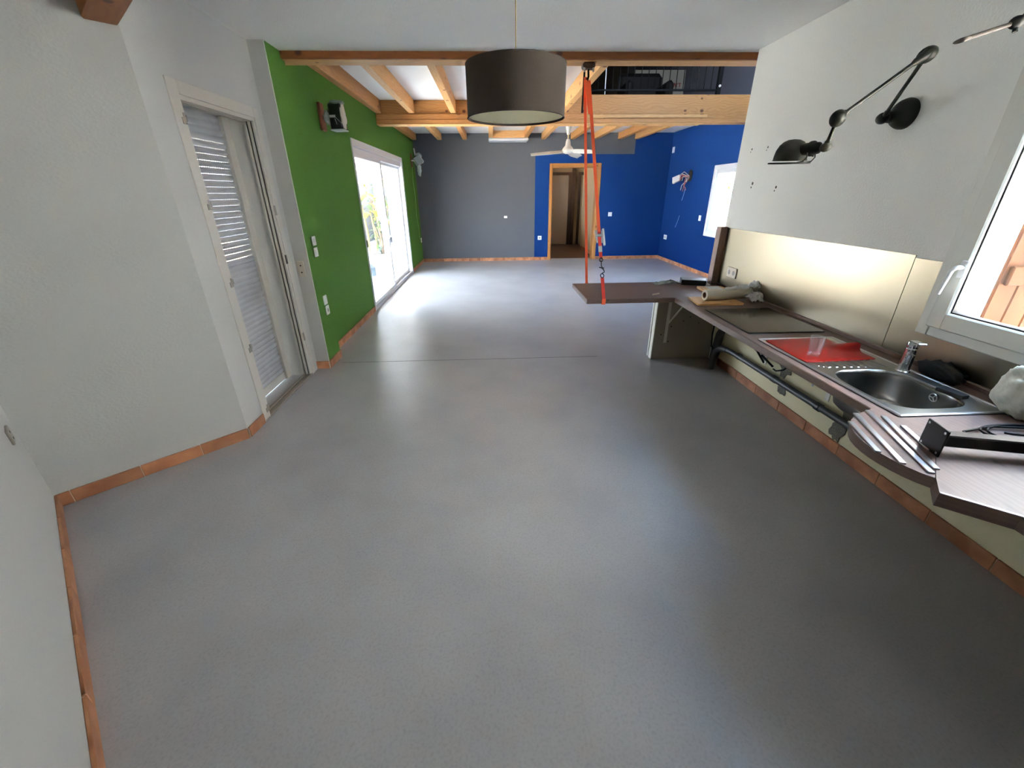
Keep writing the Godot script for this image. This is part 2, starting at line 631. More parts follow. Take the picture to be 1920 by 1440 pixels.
func build_shell() -> void:
	var f := struct("floor", MB.new().span(Vector3(-2.8, -0.25, -10.8), Vector3(4.4, 0, 1.4)), M.floor_resin)
	obj("floor_joint", MB.new().box(Vector3(-0.24, 0.0004, -3.88), Vector3(2.54, 0.001, 0.005)), M.floor_joint, f)
	# kitchen ceiling, level at 2.5 m
	struct("ceiling", MB.new().span(Vector3(-2.7, 2.5, -4.0), Vector3(2.4, 2.62, 1.4)), M.ceiling_white)
	# bays between the joists, and the ceiling under the mezzanine
	struct("ceiling", MB.new().span(Vector3(-1.95, 2.77, -7.4), Vector3(1.15, 2.85, -4.0)), M.ceiling_white)
	struct("ceiling", MB.new().span(Vector3(-1.95, 2.70, -10.7), Vector3(4.3, 2.83, -7.42)), M.ceiling_white)
	# the two slanting walls of the kitchen corner
	var c := Vector2(-2.345, -1.855)
	var e := Vector2(-1.69, -2.51)
	var d1 := Vector2(-1, 1).normalized() * 0.25
	var d2 := Vector2(-1, -1).normalized() * 0.25
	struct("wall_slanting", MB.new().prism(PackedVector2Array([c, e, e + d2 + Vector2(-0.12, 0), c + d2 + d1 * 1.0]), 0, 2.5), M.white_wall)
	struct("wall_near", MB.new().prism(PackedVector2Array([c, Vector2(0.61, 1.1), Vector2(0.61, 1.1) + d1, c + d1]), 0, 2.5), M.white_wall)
	struct("wall_behind", MB.new().span(Vector3(0.4, 0, 1.1), Vector3(2.4, 2.5, 1.35)), M.white_wall)
	# shutter wall with its door opening
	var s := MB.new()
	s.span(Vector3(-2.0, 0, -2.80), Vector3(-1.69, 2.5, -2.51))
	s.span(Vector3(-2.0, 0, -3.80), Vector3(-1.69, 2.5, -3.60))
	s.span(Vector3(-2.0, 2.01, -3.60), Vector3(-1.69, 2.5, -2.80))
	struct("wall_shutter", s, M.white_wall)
	# pillar: white front, green side
	struct("wall_pillar_front", MB.new().span(Vector3(-1.7, 0, -3.76), Vector3(-1.575, 2.5, -3.745)), M.white_wall)
	struct("wall_pillar_side", MB.new().span(Vector3(-1.95, 0, -4.06), Vector3(-1.575, 2.6, -3.76)), M.green_paint)
	# green wall with the sliding door
	s = MB.new()
	s.span(Vector3(-1.70, 0, -5.87), Vector3(XL, 2.84, -4.06))
	s.span(Vector3(-1.70, 2.13, -9.0), Vector3(XL, 2.84, -5.87))
	s.span(Vector3(-1.70, 0, -10.75), Vector3(XL, 2.84, -9.0))
	struct("wall_green", s, M.green_paint)
	s = MB.new()
	s.span(Vector3(-2.02, -0.1, -5.87), Vector3(-1.70, 2.84, -4.06))
	s.span(Vector3(-2.02, 2.13, -9.0), Vector3(-1.70, 2.84, -5.87))
	s.span(Vector3(-2.02, -0.1, -10.75), Vector3(-1.70, 2.84, -9.0))
	struct("wall_outer", s, M.exterior_white)
	# back wall, grey on one side and blue on the other
	s = MB.new()
	s.span(Vector3(-1.9, 0, ZB - 0.2), Vector3(1.019, 2.8, ZB))
	s.span(Vector3(1.019, 2.285, ZB - 0.2), Vector3(3.262, 2.8, ZB))
	struct("wall_back_grey", s, M.grey_paint)
	s = MB.new()
	s.span(Vector3(1.019, 0, ZB - 0.2), Vector3(1.40, 2.285, ZB))
	s.span(Vector3(1.40, 2.05, ZB - 0.2), Vector3(2.47, 2.285, ZB))
	s.span(Vector3(2.47, 0, ZB - 0.2), Vector3(3.262, 2.285, ZB))
	s.span(Vector3(3.262, 0, ZB - 0.2), Vector3(4.3, 2.8, ZB))
	struct("wall_back_blue", s, M.blue_paint)
	# blue side wall with a window
	s = MB.new()
	var t := MB.new()
	for q in [[s, XR, 4.12], [t, 4.12, 4.35]]:
		q[0].span(Vector3(q[1], 0, -10.75), Vector3(q[2], 2.72, -8.30))
		q[0].span(Vector3(q[1], 0, -8.30), Vector3(q[2], 0.73, -7.1))
		q[0].span(Vector3(q[1], 1.93, -8.30), Vector3(q[2], 2.72, -7.1))
		q[0].span(Vector3(q[1], 0, -7.1), Vector3(q[2], 2.72, -3.7))
	s.span(Vector3(2.2, 0, -3.92), Vector3(4.1, 2.72, -3.88))
	t.span(Vector3(2.2, 0, -3.88), Vector3(4.12, 2.72, -3.7))
	struct("wall_blue", s, M.blue_paint)
	struct("wall_outer", t, M.exterior_white)
	# kitchen wall with a window
	s = MB.new()
	s.span(Vector3(XK, 0, -3.93), Vector3(2.4, 2.52, -1.90))
	s.span(Vector3(XK, 0, -1.90), Vector3(2.4, 0.858, -0.95))
	s.span(Vector3(XK, 2.2, -1.90), Vector3(2.4, 2.52, -0.95))
	s.span(Vector3(XK, 0, -0.95), Vector3(2.4, 2.52, 1.35))
	struct("wall_kitchen", s, M.warm_wall)
	# the painted strip under the worktop keeps an older cream colour
	struct("wall_under_worktop", MB.new().span(Vector3(XK - 0.004, 0, -3.74), Vector3(XK + 0.01, 0.66, 1.1)), M.cream_wall)
	# passage behind the doorway
	struct("floor", MB.new().span(Vector3(0.9, -0.2, -14.2), Vector3(3.6, -0.001, -10.8)), M.hall_floor)
	s = MB.new()
	s.span(Vector3(0.9, 0, -14.2), Vector3(3.6, 2.6, -13.9))
	s.span(Vector3(0.9, 0, -13.9), Vector3(1.15, 2.6, -13.2))
	s.span(Vector3(0.9, 0, -13.2), Vector3(1.15, 1.0, -12.2))  # unseen window opening from here, added to let daylight into the passage
	s.span(Vector3(0.9, 2.1, -13.2), Vector3(1.15, 2.6, -12.2))
	s.span(Vector3(0.9, 0, -12.2), Vector3(1.15, 2.6, -10.7))
	s.span(Vector3(2.62, 0, -12.85), Vector3(2.85, 2.6, -10.75))
	s.span(Vector3(2.62, 0, -12.95), Vector3(3.6, 2.6, -12.80))
	s.span(Vector3(3.45, 0, -14.0), Vector3(3.6, 2.6, -12.85))
	struct("wall_passage", s, M.hall_wall)
	struct("ceiling", MB.new().span(Vector3(0.9, 2.6, -14.2), Vector3(3.6, 2.69, -10.7)), M.ceiling_white)
	# upper storey: closed by walls and a roof
	s = MB.new()
	s.span(Vector3(-1.98, 2.84, -14.9), Vector3(XL, 5.0, -3.8))
	for q in [[Vector3(-1.98, 2.63, -4.02), Vector3(2.3, 5.0, -3.8)], [Vector3(3.9, 2.63, -4.02), Vector3(4.35, 5.0, -3.8)], [Vector3(2.3, 2.63, -4.02), Vector3(3.9, 3.3, -3.8)], [Vector3(2.3, 4.5, -4.02), Vector3(3.9, 5.0, -3.8)]]:
		s.span(q[0], q[1])
	struct("wall_upper_white", s, M.ceiling_white)
	struct("wall_upper_grey", MB.new().span(Vector3(XR, 2.72, -14.9), Vector3(4.35, 5.0, -3.8)), M.upper_grey)
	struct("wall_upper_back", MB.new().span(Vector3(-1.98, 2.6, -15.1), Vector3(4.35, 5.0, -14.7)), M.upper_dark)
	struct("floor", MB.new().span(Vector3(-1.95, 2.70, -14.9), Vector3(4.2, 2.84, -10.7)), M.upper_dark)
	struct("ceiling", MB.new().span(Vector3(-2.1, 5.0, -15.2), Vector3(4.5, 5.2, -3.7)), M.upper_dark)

# ---------------------------------------------------------------- terracotta skirting, tile by tile
func skirting(called: String, a: Vector2, b: Vector2, inward: Vector2, phase := 0.0, pitch := 0.297) -> void:
	var o := struct_node(called)
	var d := (b - a).normalized()
	var L := a.distance_to(b)
	var B := Basis(Vector3(d.x, 0, d.y), Vector3.UP, Vector3(d.x, 0, d.y).cross(Vector3.UP))
	var off := Vector3(inward.x, 0, inward.y)
	var g := MB.new()
	var mid := (a + b) * 0.5
	g.box(Vector3(mid.x, 0.035, mid.y) + off * 0.0035, Vector3(L, 0.07, 0.007), 0.0, 0, B)
	obj("grout", g, M.grout, o)
	var at := phase - pitch
	while at < L:
		var s0 := maxf(at, 0.0) + 0.002
		var s1 := minf(at + pitch, L) - 0.002
		if s1 - s0 > 0.015:
			var m := a + d * (s0 + s1) * 0.5
			var proud := 0.0125 + rng.randf_range(-0.0008, 0.0008)
			var t := MB.new()
			t.box(Vector3(m.x, 0.037, m.y) + off * proud * 0.5, Vector3(s1 - s0, 0.074 + rng.randf_range(-0.001, 0.001), proud), 0.0025, 0, B)
			obj("tile", t, M["tile_%d" % rng.randi_range(0, 2)], o)
		at += pitch

func build_baseboards() -> void:
	skirting("baseboard_slanting", Vector2(-2.345, -1.855), Vector2(-1.69, -2.51), Vector2(1, 1).normalized(), 0.06)
	skirting("baseboard_near", Vector2(-2.345, -1.855), Vector2(0.61, 1.1), Vector2(1, -1).normalized(), 0.25)
	skirting("baseboard_shutter", Vector2(-1.69, -2.51), Vector2(-1.69, -2.715), Vector2(1, 0), 0.3)
	skirting("baseboard_pillar", Vector2(-1.70, -3.745), Vector2(-1.575, -3.745), Vector2(0, 1), 0.2)
	skirting("baseboard_pillar_side", Vector2(-1.575, -3.745), Vector2(-1.575, -4.06), Vector2(1, 0), 0.2)
	skirting("baseboard_green", Vector2(XL, -4.06), Vector2(XL, -5.86), Vector2(1, 0), 0.1)
	skirting("baseboard_green", Vector2(XL, -9.02), Vector2(XL, ZB), Vector2(1, 0), 0.1)
	skirting("baseboard_back", Vector2(XL, ZB), Vector2(1.345, ZB), Vector2(0, 1), 0.2)
	skirting("baseboard_back", Vector2(2.53, ZB), Vector2(XR, ZB), Vector2(0, 1), 0.1)
	skirting("baseboard_blue", Vector2(XR, ZB), Vector2(XR, -3.95), Vector2(-1, 0), 0.15)
	skirting("baseboard_kitchen", Vector2(XK - 0.004, -3.70), Vector2(XK - 0.004, 1.1), Vector2(-1, 0), 0.163, 0.2925)
	skirting("baseboard_passage", Vector2(2.62, -10.76), Vector2(2.62, -12.85), Vector2(-1, 0), 0.1)

# ---------------------------------------------------------------- beams and joists
func build_timber() -> void:
	var o := thing("ceiling_beam", "long pine beam across the room where the flat kitchen ceiling stops", "beam", Vector3(0.2, 2.45, -4.1))
	obj("fascia", MB.new().span(Vector3(XL, 2.452, -4.02), Vector3(XK + 0.5, 2.62, -3.995), 0.003, 0), M.dark_beam, o, "darker front face")  # front of the beam in a darker wood tone than its underside
	obj("beam_body", MB.new().span(Vector3(XL, 2.45, -4.18), Vector3(XK + 0.5, 2.62, -4.021), 0.004, 0), M.pine_1, o)
	o = thing("ceiling_beam", "built-up pine beam under the mezzanine railing, above the blue wall and fan", "beam", Vector3(1.2, 2.46, -7.45))
	obj("upper_board", MB.new().span(Vector3(XL, 2.59, -7.56), Vector3(XR, 2.836, -7.40), 0.004, 0), M.pine_0, o)
	obj("middle_board", MB.new().span(Vector3(XL, 2.52, -7.56), Vector3(1.75, 2.589, -7.37), 0.004, 0), M.pine_2, o)
	obj("middle_board", MB.new().span(Vector3(1.753, 2.52, -7.56), Vector3(XR, 2.589, -7.375), 0.004, 0), M.pine_0, o)
	obj("lower_board", MB.new().span(Vector3(XL, 2.465, -7.58), Vector3(XR, 2.519, -7.36), 0.004, 0), M.pine_2, o)
	obj("bottom_lath", MB.new().span(Vector3(XL, 2.452, -7.57), Vector3(3.3, 2.464, -7.355), 0.002, 0), M.pine_1, o)
	obj("cover_strip", MB.new().span(Vector3(1.5, 2.535, -7.37), Vector3(3.35, 2.575, -7.362), 0.002, 0), M.pine_1, o)
	# joists between the two beams
	var xs := [-1.64, -1.15, -0.53, 0.09, 0.70, 1.12]
	var looks := ["pine joist lying flat against the green wall between the two beams", "first pine joist clear of the green wall, in the front bays",
		"second pine joist from the green wall in the front bays, beside the drum lamp", "pine joist hidden behind the drum lamp shade", "pine joist above the drum lamp shade", "pine joist that closes the bays next to the open loft"]
	for k in xs.size():
		single("ceiling_joist", MB.new().span(Vector3(xs[k] - 0.042, 2.60, -7.40), Vector3(xs[k] + 0.042, 2.775, -4.18), 0.005, 2), M["pine_%d" % [2, 1, 1, 0, 1, 1][k]], looks[k], "joist", "joists over the front bays")
	# joists under the mezzanine
	xs = [-1.64, -1.09, -0.54, 0.03, 0.78, 1.19, 1.84, 2.35, 2.90, 3.28]
	looks = ["back joist lying against the green wall above the far lamp", "first free joist above the grey wall, nearer the green wall", "second free joist above the grey wall",
		"joist on one side of the framed hatch with the white tray", "joist on the other side of the framed hatch with the white tray", "joist just before the fan, over the edge of the blue paint",
		"joist just beyond the fan stem, over the doorway", "joist over the doorway jamb, second beyond the fan", "joist at the end of the grey painted band", "last joist, where the blue paint rises to the ceiling"]
	for k in xs.size():
		single("ceiling_joist", MB.new().span(Vector3(xs[k] - 0.045, 2.575, ZB), Vector3(xs[k] + 0.045, 2.70, -7.58), 0.005, 2), M["pine_%d" % (k % 2)], looks[k], "joist", "joists under the mezzanine")
	o = thing("hatch_frame", "pine framed hatch between two joists with a white tray below, above the grey wall", "hatch", Vector3(0.40, 2.55, -10.3))
	obj("cross_piece", MB.new().span(Vector3(0.075, 2.57, -10.16), Vector3(0.735, 2.70, -10.10), 0.004, 0), M.pine_1, o)
	obj("tray", MB.new().span(Vector3(-0.02, 2.515, -10.53), Vector3(0.83, 2.574, -10.12), 0.02, 0), M.white_pvc, o)
	# beam end over the slanting wall
	var d := Vector3(1, 0, 1).normalized()
	var p := Vector3(-1.735, 2.36, -2.465)
	single("ceiling_beam", MB.new().bar(p - d * 0.02, p + d * 2.4, 0.127, 0.285, 0.008), M.dark_beam, "dark brown stained beam jutting from the white slanting wall near the shutter", "beam")

func build_doors_and_windows() -> void:
	# --- door_1: steel frame of the shuttered doorway, its door leaf taken off
	var o := struct_node("door_1")
	var m := MB.new()
	m.span(Vector3(-1.75, 0, -2.80), Vector3(-1.683, 2.078, -2.715), 0.003)
	obj("door_frame", m, M.frame_steel, o)
	m = MB.new().span(Vector3(-1.75, 2.01, -3.60), Vector3(-1.683, 2.078, -2.80), 0.003)
	obj("door_frame", m, M.frame_steel, o)
	m = MB.new().span(Vector3(-1.70, 0, -3.665), Vector3(-1.683, 2.078, -3.60), 0.003)
	obj("door_frame", m, M.frame_steel, o)
	m = MB.new()
	for k in 3:
		m.span(Vector3(-1.706 - k * 0.03, 0.01, -3.60), Vector3(-1.69 - k * 0.03, 2.01, -3.578), 0.002)
		m.span(Vector3(-1.706 - k * 0.03, 1.985, -3.58), Vector3(-1.69 - k * 0.03, 2.01, -2.80), 0.002)
	obj("track", m, M.frame_steel, o)
	m = MB.new()
	m.span(Vector3(-1.77, 0.01, -3.60), Vector3(-1.692, 2.0, -3.594))
	m.span(Vector3(-1.77, 2.002, -3.6), Vector3(-1.692, 2.008, -2.8))
	obj("track_groove", m, M.rail_dark, o)
	m = MB.new()
	m.span(Vector3(-1.765, 0, -3.60), Vector3(-1.74, 0.014, -2.80), 0.003)
	m.span(Vector3(-1.71, 0, -3.60), Vector3(-1.683, 0.016, -2.72), 0.003)
	m.span(Vector3(-1.74, 0, -3.60), Vector3(-1.71, 0.004, -2.80))
	obj("threshold", m, M.hinge_metal, o)
	for y in [1.90, 1.46, 1.0, 0.555, 0.09]:
		m = MB.new()
		m.tube([Vector3(-1.683, y - 0.03, -2.785), Vector3(-1.683, y + 0.02, -2.785)], 0.007, 8)
		m.span(Vector3(-1.684, y - 0.035, -2.795), Vector3(-1.679, y - 0.002, -2.762), 0.001)
		m.span(Vector3(-1.69, y - 0.02, -2.81), Vector3(-1.682, y + 0.012, -2.79), 0.001)
		obj("hinge", m, M.hinge_metal, o)
	for q in [[0.99, M.black_plastic], [1.36, M.hinge_metal], [0.33, M.hinge_metal]]:
		obj("strike", MB.new().span(Vector3(-1.71, q[0], -3.606), Vector3(-1.681, q[0] + 0.07, -3.588), 0.002), q[1], o)
	# --- the roller shutter behind it, slat by slat
	var sh := thing("roller_shutter", "lowered grey roller shutter with rows of light holes in the bare steel doorway", "shutter", Vector3(-1.9, 0, -3.16))
	var prof := PackedVector2Array([Vector2(0.005, 0.0), Vector2(0.009, 0.006), Vector2(0.0105, 0.016), Vector2(0.009, 0.026), Vector2(0.005, 0.032), Vector2(-0.003, 0.032), Vector2(-0.005, 0.016), Vector2(-0.003, 0.0)])
	var up := Basis(Vector3(1, 0, 0), Vector3(0, 0, 1), Vector3(0, 1, 0))
	var shapes: Array = []
	for open in [false, true]:
		var s := MB.new()
		s.prism(prof, -0.36, 0.36, Transform3D(up, Vector3.ZERO), true)
		if open:
			s.box(Vector3(0.0, -0.0005, 0), Vector3(0.003, 0.005, 0.72))
			s.box(Vector3(0.0, -0.007, 0), Vector3(0.003, 0.004, 0.72))
			var k := -0.345
			while k < 0.35:
				s.box(Vector3(0.0, -0.005, k), Vector3(0.003, 0.009, 0.015))
				k += 0.024
		else:
			s.box(Vector3(-0.001, -0.004, 0), Vector3(0.003, 0.009, 0.72))
		shapes.append(s.mesh())
	var y := 0.075
	var n := 0
	while y < 2.05:
		var open := n >= 25 and n < 45
		var i := MeshInstance3D.new()
		i.name = "slat"
		i.mesh = shapes[1 if open else 0]
		i.material_override = M.shutter_alu
		sh.add_child(i, true)
		i.position = Vector3(0, y, 0)
		y += 0.0402
		n += 1
	obj("bottom_rail", MB.new().span(Vector3(-1.908, 0.004, -3.515), Vector3(-1.888, 0.068, -2.80), 0.004), M.frame_steel, sh)
	m = MB.new()
	m.span(Vector3(-1.925, 0, -3.592), Vector3(-1.868, 2.05, -3.508), 0.003)
	obj("guide", m, M.frame_steel, sh)
	m = MB.new()
	m.span(Vector3(-1.925, 0, -2.805), Vector3(-1.868, 2.05, -2.785), 0.003)
	obj("guide", m, M.frame_steel, sh)

	# --- door_2: sliding glass door in the green wall
	o = struct_node("door_2")
	obj("head_box", MB.new().span(Vector3(-1.80, 2.045, -9.0), Vector3(-1.665, 2.13, -5.87), 0.006), M.white_pvc, o)
	obj("head_rail", MB.new().span(Vector3(-1.80, 1.97, -8.95), Vector3(-1.69, 2.045, -5.89), 0.006), M.white_pvc, o)
	obj("jamb", MB.new().span(Vector3(-1.80, 0, -5.905), Vector3(-1.665, 2.05, -5.87), 0.004), M.white_pvc, o)
	obj("jamb", MB.new().span(Vector3(-1.80, 0, -9.0), Vector3(-1.665, 2.05, -8.91), 0.004), M.white_pvc, o)
	obj("sill", MB.new().span(Vector3(-1.80, 0, -8.95), Vector3(-1.67, 0.045, -5.89), 0.004), M.rail_grey, o)
	obj("sill", MB.new().span(Vector3(-1.69, 0.045, -8.95), Vector3(-1.675, 0.058, -5.89), 0.002), M.rail_grey, o)
	for k in 2:
		var z0: float = [-7.33, -8.91][k]
		var z1: float = [-5.905, -7.27][k]
		var x: float = [-1.705, -1.76][k]
		var t := MB.new()
		var w := 0.045
		t.span(Vector3(x - 0.02, 0.05, z0), Vector3(x + 0.02, 1.975, z0 + w + (0.025 if k == 0 else 0.0)), 0.004)
		t.span(Vector3(x - 0.02, 0.05, z1 - w - (0.03 if k == 1 else 0.0)), Vector3(x + 0.02, 1.975, z1), 0.004)
		t.span(Vector3(x - 0.02, 0.05, z0 + w), Vector3(x + 0.02, 0.10, z1 - w), 0.004)
		t.span(Vector3(x - 0.02, 1.93, z0 + w), Vector3(x + 0.02, 1.975, z1 - w), 0.004)
		var sash := obj("sash", t, M.white_pvc, o)
		obj("pane", MB.new().span(Vector3(x - 0.004, 0.1, z0 + w), Vector3(x + 0.004, 1.93, z1 - w)), M.pane, sash)
		if k == 0:
			var hm := MB.new()
			hm.tube([Vector3(x + 0.02, 0.87, -7.29), Vector3(x + 0.06, 0.88, -7.29), Vector3(x + 0.065, 0.90, -7.29), Vector3(x + 0.065, 1.10, -7.29), Vector3(x + 0.06, 1.12, -7.29), Vector3(x + 0.02, 1.13, -7.29)], 0.011, 8)
			hm.span(Vector3(x + 0.02, 0.84, -7.31), Vector3(x + 0.03, 1.16, -7.27), 0.003)
			obj("handle", hm, M.switch_white, sash)
	obj("latch", MB.new().span(Vector3(-1.69, 0.86, -5.918), Vector3(-1.655, 0.95, -5.88), 0.004), M.black_plastic, o)

	# --- door_3: open doorway in the blue wall, oak casing
	o = struct_node("door_3")
	for q in [[Vector3(1.345, 0, ZB - 0.005), Vector3(1.412, 2.11, ZB + 0.018)], [Vector3(2.458, 0, ZB - 0.005), Vector3(2.528, 2.11, ZB + 0.018)], [Vector3(1.412, 2.035, ZB - 0.005), Vector3(2.458, 2.11, ZB + 0.018)]]:
		obj("casing", MB.new().span(q[0], q[1], 0.006, 1 if q[0].y == 0 else 0), M.door_oak, o)
	for q in [[Vector3(1.40, 0, ZB - 0.21), Vector3(1.425, 2.05, ZB)], [Vector3(2.445, 0, ZB - 0.21), Vector3(2.47, 2.05, ZB)], [Vector3(1.42, 2.02, ZB - 0.21), Vector3(2.45, 2.05, ZB)]]:
		obj("jamb", MB.new().span(q[0], q[1], 0.003, 1 if q[0].y == 0 else 0), M.door_oak, o)
	# --- doors in the passage behind
	for k in 2:
		o = struct_node("door_%d" % (4 + k))
		var x0: float = [1.45, 2.74][k]
		var x1: float = [2.36, 3.42][k]
		var z := -13.9
		obj("door_leaf", MB.new().span(Vector3(x0, 0.01, z), Vector3(x1, 1.98, z + 0.03), 0.004), M.door_grey if k == 0 else M.door_beige, o)
		for q in [[Vector3(x0 - 0.08, 0, z), Vector3(x0, 2.06, z + 0.05)], [Vector3(x1, 0, z), Vector3(x1 + 0.09, 2.06, z + 0.05)], [Vector3(x0, 1.985, z), Vector3(x1, 2.06, z + 0.05)]]:
			obj("casing", MB.new().span(q[0], q[1], 0.005, 1), M.dark_frame, o)
		if k == 1:
			m = MB.new()
			m.span(Vector3(x0 + 0.05, 0.86, z + 0.03), Vector3(x0 + 0.085, 1.1, z + 0.036), 0.002)
			m.tube([Vector3(x0 + 0.067, 1.02, z + 0.035), Vector3(x0 + 0.067, 1.02, z + 0.08), Vector3(x0 + 0.18, 1.02, z + 0.085)], 0.009, 8)
			obj("door_handle", m, M.bright_steel, o)
	struct("trim_1", MB.new().span(Vector3(2.46, 0, -13.9), Vector3(2.56, 2.55, -13.82), 0.004, 1), M.dark_frame)

	# --- window_1: kitchen window
	o = struct_node("window_1")
	m = MB.new()
	for q in [[Vector3(2.09, 0.858, -1.90), Vector3(2.175, 2.2, -1.842)], [Vector3(2.09, 0.858, -1.008), Vector3(2.175, 2.2, -0.95)], [Vector3(2.09, 0.858, -1.842), Vector3(2.175, 0.916, -1.008)], [Vector3(2.09, 2.14, -1.842), Vector3(2.175, 2.2, -1.008)]]:
		m.span(q[0], q[1], 0.004)
	obj("window_frame", m, M.kitchen_pvc, o)
	for k in 1:
		var z0: float = [-1.855][k]
		var z1: float = [-0.995][k]
		m = MB.new()
		var w := 0.078
		m.span(Vector3(2.078, 0.903, z0), Vector3(2.14, 2.153, z0 + w), 0.006)
		m.span(Vector3(2.078, 0.903, z1 - w), Vector3(2.14, 2.153, z1), 0.006)
		m.span(Vector3(2.078, 0.903, z0 + w - 0.006), Vector3(2.14, 0.903 + w, z1 - w + 0.006), 0.006)
		m.span(Vector3(2.078, 2.153 - w, z0 + w - 0.006), Vector3(2.14, 2.153, z1 - w + 0.006), 0.006)
		var sash := obj("sash", m, M.kitchen_pvc, o)
		m = MB.new()
		var g0 := z0 + w - 0.002
		var g1 := z1 - w + 0.002
		for q in [[Vector3(2.095, 0.979, g0), Vector3(2.135, 2.077, g0 + 0.008)], [Vector3(2.095, 0.979, g1 - 0.008), Vector3(2.135, 2.077, g1)], [Vector3(2.095, 0.979, g0), Vector3(2.135, 0.987, g1)], [Vector3(2.095, 2.069, g0), Vector3(2.135, 2.077, g1)]]:
			m.span(q[0], q[1])
		obj("gasket", m, M.gasket, sash)
		obj("pane", MB.new().span(Vector3(2.108, 0.98, g0), Vector3(2.122, 2.076, g1)), M.pane, sash)
		if k == 0:
			m = MB.new()
			var hz := z0 + 0.072
			m.span(Vector3(2.066, 1.14, hz - 0.015), Vector3(2.079, 1.215, hz + 0.015), 0.003)
			m.tube([Vector3(2.07, 1.185, hz), Vector3(2.045, 1.187, hz), Vector3(2.036, 1.183, hz - 0.004), Vector3(2.033, 1.17, hz - 0.012), Vector3(2.033, 1.065, hz - 0.028)], [0.009, 0.009, 0.0095, 0.0095, 0.008], 10)
			obj("handle", m, M.switch_white, sash)
	# --- added_window_3: unseen high window, added to light the loft
	o = struct_node("added_window_3")
	m = MB.new()
	for q in [[Vector3(2.3, 3.3, -3.95), Vector3(2.37, 4.5, -3.87)], [Vector3(3.83, 3.3, -3.95), Vector3(3.9, 4.5, -3.87)], [Vector3(2.37, 3.3, -3.95), Vector3(3.83, 3.37, -3.87)], [Vector3(2.37, 4.43, -3.95), Vector3(3.83, 4.5, -3.87)]]:
		m.span(q[0], q[1], 0.004)
	obj("window_frame", m, M.white_pvc, o)
	obj("pane", MB.new().span(Vector3(2.36, 3.36, -3.915), Vector3(3.84, 4.44, -3.905)), M.pane, o)
	# --- window_2: window in the blue wall
	o = struct_node("window_2")
	m = MB.new()
	for q in [[Vector3(4.06, 0.73, -8.30), Vector3(4.17, 1.93, -8.225)], [Vector3(4.06, 0.73, -7.175), Vector3(4.17, 1.93, -7.1)], [Vector3(4.06, 0.73, -8.225), Vector3(4.17, 0.805, -7.175)], [Vector3(4.06, 1.855, -8.225), Vector3(4.17, 1.93, -7.175)]]:
		m.span(q[0], q[1], 0.005)
	obj("window_frame", m, M.white_pvc, o)
	m = MB.new()
	for q in [[Vector3(4.08, 0.80, -8.23), Vector3(4.14, 1.86, -8.16)], [Vector3(4.08, 0.80, -7.24), Vector3(4.14, 1.86, -7.17)], [Vector3(4.08, 0.80, -8.16), Vector3(4.14, 0.87, -7.24)], [Vector3(4.08, 1.79, -8.16), Vector3(4.14, 1.86, -7.24)]]:
		m.span(q[0], q[1], 0.005)
	var sash2 := obj("sash", m, M.white_pvc, o)
	obj("pane", MB.new().span(Vector3(4.105, 0.86, -8.17), Vector3(4.12, 1.80, -7.23)), M.pane, sash2)

